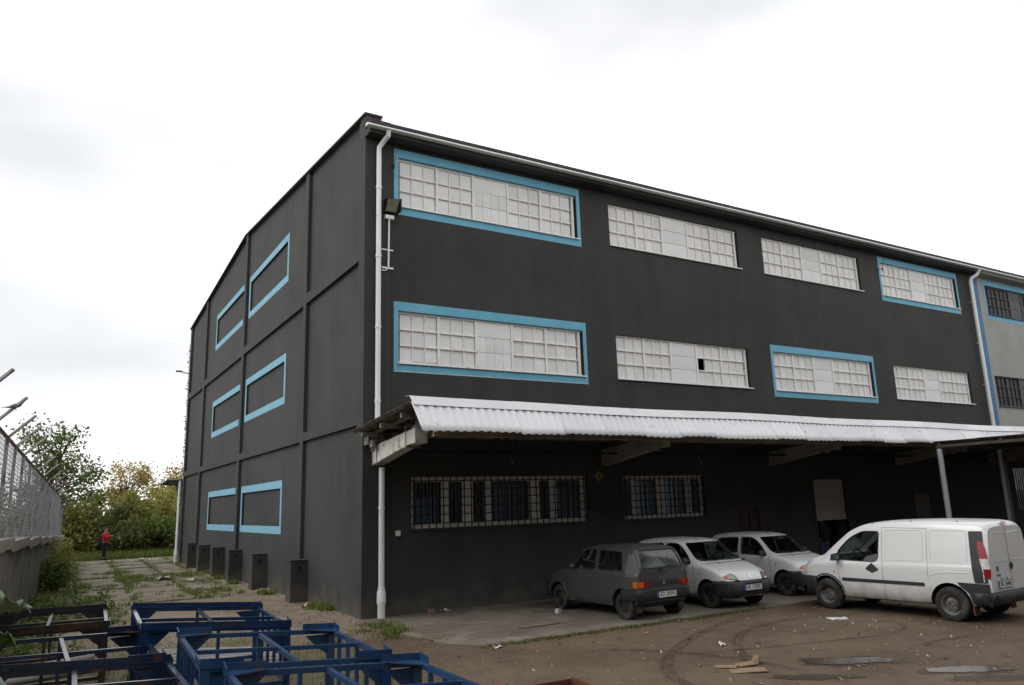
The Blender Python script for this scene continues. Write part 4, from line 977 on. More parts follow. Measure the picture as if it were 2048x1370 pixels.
    def mirror(s, x, z, y, mat='plastic_black', k=1.0):
        for sg in (1, -1):
            m_ = MB(); m_.hexa([(x - 0.05, sg * y, z), (x + 0.06, sg * (y + 0.02), z), (x + 0.05, sg * (y + 0.19 * k), z + 0.01), (x - 0.05, sg * (y + 0.19 * k), z + 0.01)], [(x - 0.05, sg * (y + 0.02), z + 0.14 * k), (x + 0.03, sg * (y + 0.03), z + 0.13 * k), (x + 0.02, sg * (y + 0.18 * k), z + 0.12 * k), (x - 0.05, sg * (y + 0.18 * k), z + 0.13 * k)])
            m_.bar((x, sg * (y - 0.06), z + 0.03), (x, sg * (y + 0.03), z + 0.04), 0.05, 0.04); o = m_.build('side_mirror', mat, s.root, bevel=0.015)
            g = MB(); g.box(x - 0.053, x - 0.0505, min(sg * (y + 0.04), sg * (y + 0.165 * k)), max(sg * (y + 0.04), sg * (y + 0.165 * k)), z + 0.025, z + 0.115 * k); g.build('mirror_glass', 'chrome', o)
    def interior(s, mat, xs_front, z0, zdash, xdash):
        for sg in (1, -1):
            m_ = MB(); x = xs_front
            m_.hexa([(x - 0.25, sg * 0.12, z0), (x + 0.25, sg * 0.12, z0), (x + 0.25, sg * 0.56, z0), (x - 0.25, sg * 0.56, z0)], [(x - 0.25, sg * 0.12, z0 + 0.16), (x + 0.25, sg * 0.12, z0 + 0.2), (x + 0.25, sg * 0.56, z0 + 0.2), (x - 0.25, sg * 0.56, z0 + 0.16)])
            m_.hexa([(x - 0.30, sg * 0.12, z0 + 0.1), (x - 0.16, sg * 0.12, z0 + 0.1), (x - 0.16, sg * 0.56, z0 + 0.1), (x - 0.30, sg * 0.56, z0 + 0.1)], [(x - 0.46, sg * 0.16, z0 + 0.66), (x - 0.38, sg * 0.16, z0 + 0.66), (x - 0.38, sg * 0.52, z0 + 0.66), (x - 0.46, sg * 0.52, z0 + 0.66)])
            m_.hexa([(x - 0.47, sg * 0.23, z0 + 0.68), (x - 0.40, sg * 0.23, z0 + 0.68), (x - 0.40, sg * 0.45, z0 + 0.68), (x - 0.47, sg * 0.45, z0 + 0.68)], [(x - 0.50, sg * 0.25, z0 + 0.84), (x - 0.44, sg * 0.25, z0 + 0.84), (x - 0.44, sg * 0.43, z0 + 0.84), (x - 0.50, sg * 0.43, z0 + 0.84)])
            m_.build('seat', mat, s.root, bevel=0.03)
        d = MB(); W = s.sp['w_max'] - 0.12; d.hexa([(xdash - 0.15, -W, zdash - 0.35), (xdash + 0.35, -W, zdash - 0.35), (xdash + 0.35, W, zdash - 0.35), (xdash - 0.15, W, zdash - 0.35)], [(xdash - 0.1, -W, zdash), (xdash + 0.35, -W, zdash - 0.03), (xdash + 0.35, W, zdash - 0.03), (xdash - 0.1, W, zdash)]); d.build('dashboard', 'seat_dark', s.root, bevel=0.03)
        n = 20; c = Vector((xdash - 0.22, 0.34, zdash + 0.02)); ring = [c + Vector((0.06 * sin(2 * pi * k / n) * 1.0, 0.18 * cos(2 * pi * k / n), 0.17 * sin(2 * pi * k / n))) for k in range(n + 1)]
        w = MB(); w.tube(ring, 0.014, 6); w.bar(c, c + Vector((0.15, 0, -0.1)), 0.04, 0.04); w.bar(c - Vector((0, 0.17, 0)), c + Vector((0, 0.17, 0)), 0.03, 0.02); w.build('steering_wheel', 'seat_dark', s.root, smooth=True)
WHEELS = {}
def paint(name, c, metal=0.0, dirt=(0.16, 0.13, 0.10), dirt_z=0.55, coat=0.5, rough=0.35):
    """car paint; road dirt splashed up from the sills"""
    m, nt, n, l, b = nodes_of(name)
    b.inputs['Metallic'].default_value = metal; b.inputs['Roughness'].default_value = rough; b.inputs['Coat Weight'].default_value = coat; b.inputs['Coat Roughness'].default_value = 0.08
    tc = n.new('ShaderNodeTexCoord'); sp = n.new('ShaderNodeSeparateXYZ'); l.new(tc.outputs['Object'], sp.inputs[0])
    nz = n.new('ShaderNodeTexNoise'); nz.inputs['Scale'].default_value = 3.0; nz.inputs['Detail'].default_value = 8; l.new(tc.outputs['Object'], nz.inputs['Vector'])
    a = n.new('ShaderNodeMath'); a.operation = 'MULTIPLY_ADD'; a.inputs[1].default_value = 0.5; l.new(nz.outputs['Fac'], a.inputs[0]); l.new(sp.outputs['Z'], a.inputs[2])
    mr = n.new('ShaderNodeMapRange'); mr.inputs['From Min'].default_value = 0.24 + dirt_z; mr.inputs['From Max'].default_value = 0.50; mr.inputs['To Min'].default_value = 0; mr.inputs['To Max'].default_value = 0.85
    l.new(a.outputs[0], mr.inputs['Value'])
    mx = n.new('ShaderNodeMixRGB'); mx.inputs['Color1'].default_value = (*c, 1); mx.inputs['Color2'].default_value = (*dirt, 1)
    l.new(mr.outputs['Result'], mx.inputs['Fac']); l.new(mx.outputs['Color'], b.inputs['Base Color'])
    r2 = n.new('ShaderNodeMapRange'); r2.inputs['To Min'].default_value = rough; r2.inputs['To Max'].default_value = 0.8; l.new(mr.outputs['Result'], r2.inputs['Value']); l.new(r2.outputs['Result'], b.inputs['Roughness'])
    MATS[name] = m; return m
paint('van_white', (0.62, 0.63, 0.63), dirt_z=0.62)
paint('car_white', (0.64, 0.64, 0.64), dirt_z=0.34)
paint('car_grey', (0.40, 0.42, 0.445), metal=0.92, dirt_z=0.2, dirt=(0.05, 0.045, 0.04), coat=0.5, rough=0.30)

# ---- white panel van
VAN = dict(top=[(-2.06, 1.70), (-2.0, 1.775), (-1.8, 1.81), (-1.0, 1.83), (-0.2, 1.815), (0.35, 1.765), (0.70, 1.655), (1.0, 1.46), (1.28, 1.22), (1.42, 1.115), (1.62, 1.05), (1.85, 0.955), (2.0, 0.83), (2.07, 0.68)],
           belt=[(-2.06, 1.02), (0.6, 0.99), (1.2, 0.96), (1.6, 0.90), (2.07, 0.60)],
           w=[(-2.06, 0.79), (-1.95, 0.835), (-1.5, 0.855), (0.9, 0.855), (1.4, 0.845), (1.75, 0.79), (1.95, 0.70), (2.07, 0.56)],
           wr=[(-2.06, 0.66), (-1.0, 0.69), (0.3, 0.66), (0.9, 0.62), (1.3, 0.68), (1.6, 0.72), (2.07, 0.50)],
           zb=[(-2.06, 0.34), (-1.8, 0.27), (1.7, 0.25), (2.07, 0.32)], crown=0.12, w_max=0.855,
           axles=(1.24, -1.326), wheel_r=0.315, rim_r=0.185, track=1.52, arch=0.06, cabin=(-1.98, 1.12), floor=0.45,
           side_windows=[rounded([(0.98, 1.02), (0.04, 1.00), (0.02, 1.60), (0.40, 1.60), (0.72, 1.46), (0.98, 1.20)], [0.06, 0.14, 0.06, 0.10, 0.15, 0.10])],
           windshield=rounded([(-0.62, 1.10), (0.62, 1.10), (0.54, 1.62), (-0.54, 1.62)], 0.10))
van = Car(VAN, 'delivery_van', 'white panel van with black bumpers parked nose to the warehouse', (8.45 + 0.80, -6.73, 0), radians(93.0), 'van_white', kind='van')
van.glazing()
van.bumper('bumper', True, [0.26, 0.30, 0.45, 0.62, 0.66], 0.55, 'plastic_grey', [0.0, 0.02, 0.03, 0.025, 0.0])
van.bumper('bumper', False, [0.30, 0.33, 0.42, 0.52, 0.56], 0.26, 'plastic_grey', [0.01, 0.04, 0.06, 0.055, 0.01])
for sg in (1, -1):
    van.patch('rear_quarter_trim', [(-2.03, 0.34), (-1.72, 0.34), (-1.68, 0.52), (-1.52, 0.66), (-1.50, 0.71), (-2.03, 0.70)], 'y', sg, 'plastic_grey', 0.012)
    van.patch('pillar_trim', rounded([(-2.02, 0.71), (-1.80, 0.71), (-1.77, 1.1), (-1.74, 1.62), (-1.98, 1.62)], 0.03), 'y', sg, 'plastic_grey', 0.006)
    van.patch('rub_strip', rounded([(0.86, 0.60), (0.86, 0.665), (-0.88, 0.665), (-0.88, 0.60)], 0.02), 'y', sg, 'plastic_grey', 0.012)
    van.patch('front_arch_trim', [(1.62, 0.36), (2.0, 0.36), (2.0, 0.64), (1.50, 0.64), (1.44, 0.62), (1.56, 0.52)], 'y', sg, 'plastic_grey', 0.012)
    for (a, b, c, d) in ((-0.12, -0.88, 1.06, 1.63), (-1.02, -1.70, 1.06, 1.63)):
        van.line('pressed_panel', rounded([(a, c), (b, c), (b, d), (a, d)], 0.06), 'y', sg, 'van_white', 0.009, -0.002, True)
    van.line('door_seam', [(0.88, 0.32), (0.93, 0.7), (0.96, 1.0)], 'y', sg, 'ink', 0.0035)
    van.line('door_seam', [(-0.06, 0.30), (-0.05, 0.9), (-0.05, 1.64)], 'y', sg, 'ink', 0.0035)
    van.line('door_seam', [(-0.96, 0.72), (-0.97, 1.66), (-0.05, 1.68)], 'y', sg, 'ink', 0.003)
    h = van.patch('door_handle', rounded([(0.02, 0.86), (0.09, 0.92), (0.17, 0.98), (0.25, 0.92), (0.31, 0.86), (0.25, 0.83), (0.17, 0.79), (0.09, 0.83)], 0.02), 'y', sg, 'plastic_black', 0.012)
    A = ((-2.0, sg * 0.79, 1.08), (-1.0, sg * 0.75, 0.0)); q = -sg
    l_ = van.patch('tail_light', [(q * -0.055, 0.06), (q * 0.05, 0.06), (q * 0.045, 0.20), (q * 0.015, 0.36), (q * -0.045, 0.36)], A, 1, 'lamp_red', 0.014, grid=0.05)
    van.patch('reversing_lamp', [(q * -0.055, -0.12), (q * 0.05, -0.12), (q * 0.05, 0.058), (q * -0.055, 0.058)], A, 1, 'lamp_clear', 0.014, l_, grid=0.05)
    van.patch('tail_light', [(q * -0.03, -0.30), (q * 0.03, -0.27), (q * 0.05, -0.122), (q * -0.055, -0.122)], A, 1, 'lamp_red', 0.014, grid=0.05)
    van.patch('headlight', rounded([(1.70, 0.70), (1.98, 0.66), (1.98, 0.78), (1.78, 0.86)], 0.03), 'y', sg, 'lamp_clear', 0.010)
    van.patch('side_indicator', rounded([(1.02, 0.76), (1.05, 0.76), (1.05, 0.79), (1.02, 0.79)], 0.005), 'y', sg, 'lamp_orange', 0.006)
    van.line('wheel_arch_lip', [(1.24 + 0.40 * cos(a), 0.315 + 0.40 * sin(a)) for a in np.linspace(0.15, pi - 0.12, 14)], 'y', sg, 'plastic_grey', 0.014)
    van.line('swage', [(-1.0, 0.80), (-1.15, 0.86), (-1.4, 0.88), (-1.70, 0.88)], 'y', sg, 'van_white', 0.012, -0.003)
    van.line('swage', [(1.5, 0.86), (1.3, 0.885), (1.0, 0.88)], 'y', sg, 'van_white', 0.010, -0.003)
    m_ = MB(); m_.box(-1.71, -1.69, min(sg * 0.60, sg * 0.80), max(sg * 0.60, sg * 0.80), 0.13, 0.42); m_.build('mud_flap', 'mudflap', van.root)
    van.line('pressed_panel', rounded([(sg * 0.07, 1.08), (sg * 0.58, 1.08), (sg * 0.54, 1.58), (sg * 0.07, 1.58)], 0.05), 'x', -1, 'van_white', 0.010, -0.002, True)
van.line('fuel_flap', [(-1.16 + 0.085 * cos(a), 0.93 + 0.085 * sin(a)) for a in np.linspace(0, 2 * pi, 16)], 'y', 1, 'plate_white', 0.004)
van.line('door_seam', [(0.0, 0.56), (0.0, 1.70)], 'x', -1, 'ink', 0.0045)
h = van.patch('rear_handle', rounded([(-0.11, 0.98), (-0.03, 1.06), (0.05, 0.98), (-0.03, 0.90)], 0.02), 'x', -1, 'plastic_black', 0.014)
van.patch('badge', rounded([(0.46, 0.91), (0.535, 0.91), (0.535, 1.0), (0.46, 1.0)], 0.035), 'x', -1, 'plate_blue', 0.009)
van.patch('brake_light', [(-0.10, 1.715), (0.10, 1.715), (0.09, 1.755), (-0.09, 1.755)], 'x', -1, 'lamp_red', 0.03)
van.patch('plate_recess', rounded([(0.02, 0.585), (0.60, 0.585), (0.60, 0.78), (0.02, 0.78)], 0.03), 'x', -1, 'van_white', 0.004)
for y in (0.22, 0.42): van.patch('plate_lamp', rounded([(y - 0.03, 0.755), (y + 0.03, 0.755), (y + 0.03, 0.78), (y - 0.03, 0.78)], 0.008), 'x', -1, 'plastic_black', 0.018)
p_, _ = van.hit(0.31, 0.675, 'x', -1); van.plate('SK 24406', p_.x - 0.012, 0.31, 0.675, False)
cu = bpy.data.curves.new('txt', 'FONT'); cu.body = 'Doblo'; cu.size = 0.06; cu.extrude = 0.001; to = bpy.data.objects.new('txt', cu); col.objects.link(to); dg = bpy.context.evaluated_depsgraph_get(); me = bpy.data.meshes.new_from_object(to.evaluated_get(dg)); bpy.data.objects.remove(to)
me.materials.clear(); me.materials.append(M['plastic_grey']); q = link('lettering', me, van.root); p_, _ = van.hit(0.48, 0.84, 'x', -1); q.location = (p_.x - 0.005, 0.56, 0.82); q.rotation_euler = (pi / 2, 0, -pi / 2)
for x in (-1.5, -0.6, 0.2):
    for sg in (1, -1): r_ = MB(); p_, n_ = van.hit(x, sg * 0.56, 'z', 1); r_.ball((p_.x, p_.y, p_.z), 0.03, 0.012, 0.01); r_.build('roof_stud', 'plastic_black', van.root)
van.mirror(0.93, 1.00, 0.83, k=1.15); van.wheels('wheel_silver', 0.175); van.interior('seat_dark', 0.15, 0.55, 1.02, 0.95)
m_ = MB(); m_.box(-0.35, -0.31, -0.62, 0.62, 0.45, 1.52); m_.build('bulkhead', 'seat_dark', van.root)

# ---- small boxy grey hatchback seen from behind
CQ = dict(top=[(-1.62, 1.02), (-1.585, 1.12), (-1.42, 1.36), (-1.30, 1.405), (-0.8, 1.435), (-0.2, 1.43), (0.18, 1.38), (0.42, 1.22), (0.68, 1.03), (0.86, 0.935), (1.2, 0.87), (1.45, 0.80), (1.56, 0.70), (1.60, 0.55)],
          belt=[(-1.62, 0.90), (0.5, 0.88), (0.9, 0.85), (1.60, 0.5)],
          w=[(-1.62, 0.68), (-1.52, 0.715), (-1.2, 0.74), (0.9, 0.745), (1.3, 0.73), (1.5, 0.68), (1.60, 0.58)],
          wr=[(-1.62, 0.60), (-1.3, 0.59), (0.0, 0.60), (0.5, 0.60), (0.8, 0.66), (1.60, 0.52)],
          zb=[(-1.62, 0.34), (-1.4, 0.22), (1.35, 0.21), (1.60, 0.28)], crown=0.065, w_max=0.745,
          axles=(1.02, -1.18), wheel_r=0.275, rim_r=0.165, track=1.28, arch=0.055, cabin=(-1.54, 0.62), floor=0.40,
          side_windows=[rounded([(0.50, 0.93), (-0.30, 0.93), (-0.30, 1.335), (0.06, 1.335), (0.30, 1.18)], 0.05), rounded([(-0.40, 0.93), (-1.18, 0.94), (-1.10, 1.32), (-0.40, 1.335)], 0.06)],
          windshield=rounded([(-0.60, 0.96), (0.60, 0.96), (0.53, 1.34), (-0.53, 1.34)], 0.06),
          rear_window=rounded([(-0.56, 0.99), (0.56, 0.99), (0.49, 1.34), (-0.49, 1.34)], 0.06))
cq = Car(CQ, 'small_hatchback', 'dark grey boxy hatchback parked with its tail to the yard', (4.17 + 0.64, -2.68, 0.022), radians(92.0), 'car_grey')
cq.glazing('car_glass', 'hatch_glass')
cq.bumper('bumper', False, [0.36, 0.39, 0.48, 0.57, 0.595], 0.40, 'plastic_grey', [0.005, 0.03, 0.045, 0.04, 0.005])
cq.bumper('bumper', True, [0.28, 0.32, 0.44, 0.54, 0.56], 0.30, 'plastic_grey', [0.005, 0.03, 0.045, 0.04, 0.005])
for sg in (1, -1):
    l_ = cq.patch('tail_light', rounded([(sg * 0.40, 0.63), (sg * 0.69, 0.63), (sg * 0.685, 0.745), (sg * 0.40, 0.745)], 0.012), 'x', -1, 'lamp_red', 0.012)
    cq.patch('indicator', rounded([(sg * 0.56, 0.63), (sg * 0.69, 0.63), (sg * 0.685, 0.745), (sg * 0.56, 0.745)], 0.012), 'x', -1, 'lamp_orange', 0.016, l_)
    l3 = cq.patch('tail_light', [(-1.60, 0.63), (-1.50, 0.63), (-1.50, 0.745), (-1.60, 0.745)], 'y', sg, 'lamp_orange', 0.010)
    cq.line('door_seam', [(-0.34, 0.28), (-0.36, 0.6), (-0.35, 1.36)], 'y', sg, 'ink', 0.004); cq.line('door_seam', [(0.62, 0.30), (0.66, 0.7), (0.58, 0.92)], 'y', sg, 'ink', 0.004)
    cq.patch('door_handle', rounded([(-0.12, 0.79), (-0.26, 0.79), (-0.26, 0.825), (-0.12, 0.825)], 0.012), 'y', sg, 'chrome', 0.012)
    for x in CQ['axles']:
        cq.line('wheel_arch_lip', [(x + 0.345 * cos(a), 0.275 + 0.345 * sin(a)) for a in np.linspace(-0.05, pi + 0.05, 16)], 'y', sg, 'car_grey', 0.016)
    m_ = MB(); m_.box(-1.50, -1.485, min(sg * 0.50, sg * 0.66), max(sg * 0.50, sg * 0.66), 0.14, 0.34); m_.build('mud_flap', 'rubber', cq.root)
cq.line('hatch_seam', [(-0.63, 0.78), (-0.63, 1.0), (-0.56, 1.36), (0.56, 1.36), (0.63, 1.0), (0.63, 0.78), (-0.63, 0.78)], 'x', -1, 'ink', 0.0045)
cq.patch('hatch_trim', [(-0.40, 0.63), (0.40, 0.63), (0.40, 0.745), (-0.40, 0.745)], 'x', -1, 'plastic_grey', 0.006)
cq.patch('badge', rounded([(-0.035, 0.66), (0.035, 0.66), (0.035, 0.73), (-0.035, 0.73)], 0.02), 'x', -1, 'chrome', 0.012)
w_ = MB(); p_, _ = cq.hit(0.02, 0.985, 'x', -1); q_, _ = cq.hit(0.10, 0.95, 'x', -1); w_.bar((p_.x - 0.02, 0.03, 1.005), (q_.x - 0.02, 0.07, 0.94), 0.03, 0.03); w_.build('wiper', 'plastic_black', cq.root)
p_, _ = cq.hit(0.0, 0.47, 'x', -1); cq.plate('SO 29395', p_.x - 0.055, -0.02, 0.475, False)
cq.mirror(0.42, 0.93, 0.72, 'plastic_black', 0.8); cq.wheels('steel_wheel', 0.15); cq.interior('seat_grey', 0.0, 0.42, 0.90, 0.52)
m_ = MB(); m_.hexa([(-1.15, -0.55, 0.5), (-0.85, -0.55, 0.5), (-0.85, 0.55, 0.5), (-1.15, 0.55, 0.5)], [(-1.18, -0.5, 1.02), (-1.08, -0.5, 1.02), (-1.08, 0.5, 1.02), (-1.18, 0.5, 1.02)]); m_.build('rear_bench', 'seat_grey', cq.root, bevel=0.03)
m_ = MB(); m_.hexa([(-1.45, -0.3, 0.98), (-1.15, -0.35, 0.98), (-1.15, 0.25, 0.98), (-1.45, 0.2, 0.98)], [(-1.32, -0.12, 1.17), (-1.25, -0.2, 1.20), (-1.22, 0.08, 1.14), (-1.35, 0.05, 1.05)]); m_.build('parcel', pm('parcel_green', (0.20, 0.23, 0.20), None, 4, 0.9), cq.root, bevel=0.02)
m_ = MB(); m_.box(-1.5, -1.1, -0.6, 0.6, 0.955, 0.965); m_.build('parcel_shelf', 'seat_dark', cq.root)

# ---- two small round white hatchbacks facing the yard
SC = dict(top=[(-1.66, 0.92), (-1.62, 1.08), (-1.48, 1.33), (-1.30, 1.40), (-0.8, 1.44), (-0.2, 1.435), (0.16, 1.385), (0.42, 1.22), (0.70, 1.03), (0.88, 0.945), (1.15, 0.885), (1.42, 0.79), (1.58, 0.66), (1.66, 0.50)],
          belt=[(-1.66, 0.88), (0.4, 0.875), (0.9, 0.85), (1.35, 0.72), (1.66, 0.45)],
          w=[(-1.66, 0.62), (-1.52, 0.70), (-1.2, 0.745), (0.9, 0.75), (1.25, 0.735), (1.48, 0.66), (1.60, 0.56), (1.66, 0.44)],
          wr=[(-1.66, 0.54), (-1.3, 0.57), (0.0, 0.60), (0.5, 0.60), (0.85, 0.66), (1.3, 0.60), (1.66, 0.36)],
          zb=[(-1.66, 0.34), (-1.4, 0.22), (1.4, 0.21), (1.66, 0.26)], crown=0.075, w_max=0.75,
          axles=(1.03, -1.17), wheel_r=0.28, rim_r=0.165, track=1.29, arch=0.055, cabin=(-1.56, 0.64), floor=0.40,
          side_windows=[rounded([(0.54, 0.91), (-0.30, 0.93), (-0.32, 1.335), (0.04, 1.34), (0.26, 1.21)], [0.05, 0.05, 0.06, 0.12, 0.1]), rounded([(-0.42, 0.94), (-1.22, 0.99), (-1.12, 1.30), (-0.42, 1.335)], 0.08)],
          windshield=rounded([(-0.62, 0.965), (0.62, 0.965), (0.54, 1.345), (-0.54, 1.345)], 0.07),
          rear_window=rounded([(-0.5, 1.0), (0.5, 1.0), (0.45, 1.32), (-0.45, 1.32)], 0.06))
def seicento(label, loc, rz, plate):
    c = Car(SC, 'small_hatchback', label, loc, rz, 'car_white', 'white hatchbacks nose to the yard')
    c.glazing()
    c.bumper('bumper', True, [0.25, 0.28, 0.40, 0.54, 0.585], 0.42, 'plastic_black', [0.0, 0.02, 0.03, 0.045, 0.005])
    c.bumper('bumper', False, [0.32, 0.36, 0.46, 0.55, 0.58], 0.36, 'plastic_black', [0.005, 0.03, 0.045, 0.04, 0.005])
    for sg in (1, -1):
        A = ((1.50, sg * 0.52, 0.66), (1.0, sg * 0.80, 0.55)); q = sg
        lens = rounded([(q * -0.17, -0.055), (q * 0.055, -0.055), (q * 0.075, 0.03), (q * -0.02, 0.085), (q * -0.11, 0.05)], [0.02, 0.005, 0.005, 0.03, 0.05])
        l_ = c.patch('headlight', lens, A, 1, 'headlamp', 0.012, grid=0.04)
        c.patch('indicator', rounded([(q * 0.058, -0.055), (q * 0.15, -0.05), (q * 0.14, 0.01), (q * 0.078, 0.03)], [0.004, 0.02, 0.02, 0.004]), A, 1, 'lamp_orange', 0.012, l_, grid=0.04)
        c.line('headlight_rim', lens, A, 1, 'plastic_black', 0.005, 0.010, True, l_, 0.03)
        c.line('bonnet_seam', [(0.80, sg * 0.63), (1.1, sg * 0.60), (1.35, sg * 0.52)], 'z', 1, 'ink', 0.004)
        c.line('door_seam', [(-0.36, 0.28), (-0.40, 0.6), (-0.36, 1.36)], 'y', sg, 'ink', 0.004); c.line('door_seam', [(0.60, 0.28), (0.66, 0.6), (0.60, 0.90)], 'y', sg, 'ink', 0.004)
        c.patch('side_indicator', rounded([(0.80, 0.70), (0.84, 0.70), (0.84, 0.73), (0.80, 0.73)], 0.008), 'y', sg, 'plastic_black', 0.006)
        c.patch('door_handle', rounded([(-0.14, 0.78), (-0.27, 0.78), (-0.27, 0.82), (-0.14, 0.82)], 0.015), 'y', sg, 'plastic_black', 0.012)
        w_ = MB(); a, n1 = c.hit(0.86, sg * 0.1, 'z', 1); e, n2 = c.hit(0.5 * sg, 1.0, 'x', 1); w_.tube([a + n1 * 0.02, a + n1 * 0.02 + Vector((0, sg * 0.25, 0.015)), e + n2 * 0.015], 0.008, 5); w_.build('wiper', 'plastic_black', c.root)
        q_ = MB(); a, n1 = c.hit(1.0, sg * 0.3, 'z', 1); q_.ball(tuple(a), 0.015, 0.02, 0.008, 6, 4); q_.build('washer_jet', 'plastic_black', c.root)
    c.line('bonnet_seam', [(-0.60, 0.925), (0.60, 0.925)], 'x', 1, 'plastic_black', 0.012)
    c.patch('badge', rounded([(-0.035, 0.62), (0.035, 0.62), (0.035, 0.685), (-0.035, 0.685)], 0.02), 'x', 1, 'chrome', 0.008)
    c.patch('lower_grille', rounded([(-0.42, 0.30), (0.42, 0.30), (0.42, 0.38), (-0.42, 0.38)], 0.02), 'x', 1, 'ink', 0.034)
    p_, _ = c.hit(0.0, 0.44, 'x', 1)
    if plate: c.plate(plate, p_.x + 0.052, -0.06, 0.445, True)
    a_ = MB(); p2, _ = c.hit(0.02, 0.0, 'z', 1); a_.ball((p2.x, 0, p2.z), 0.035, 0.02, 0.015); a_.tube([(p2.x, 0, p2.z), (p2.x - 0.12, 0, p2.z + 0.10)], 0.004, 4); a_.build('aerial', 'plastic_black', c.root)
    s_ = MB(); s_.box(0.34, 0.36, -0.05, 0.20, 1.27, 1.33); s_.build('rear_view_mirror', 'seat_dark', c.root)
    t_ = MB(); t_.hexa([(0.45, -0.52, 0.975), (0.56, -0.52, 0.985), (0.56, -0.32, 0.985), (0.45, -0.32, 0.975)], [(0.45, -0.52, 0.985), (0.56, -0.52, 0.995), (0.56, -0.32, 0.995), (0.45, -0.32, 0.985)]); t_.build('windscreen_ticket', 'paper', c.root)
    c.mirror(0.46, 0.93, 0.73, 'plastic_black', 0.85); c.wheels('steel_wheel', 0.155); c.interior('seat_grey', 0.0, 0.42, 0.92, 0.56)
    return c
sc = seicento('white rounded hatchback with a front number plate beside the dark grey car', (6.63 + 0.62, -2.83, 0.022), radians(-90), 'SK 1229C')
o3 = copy_tree(sc.root); o3.location = (9.40 + 0.66, -2.55, 0.022); tag(o3, 'white rounded hatchback whose nose is hidden by the white van')
for ch in list(o3.children):
    if ch.name.startswith('number_plate'):
        for g in list(ch.children): bpy.data.objects.remove(g)
        bpy.data.objects.remove(ch)
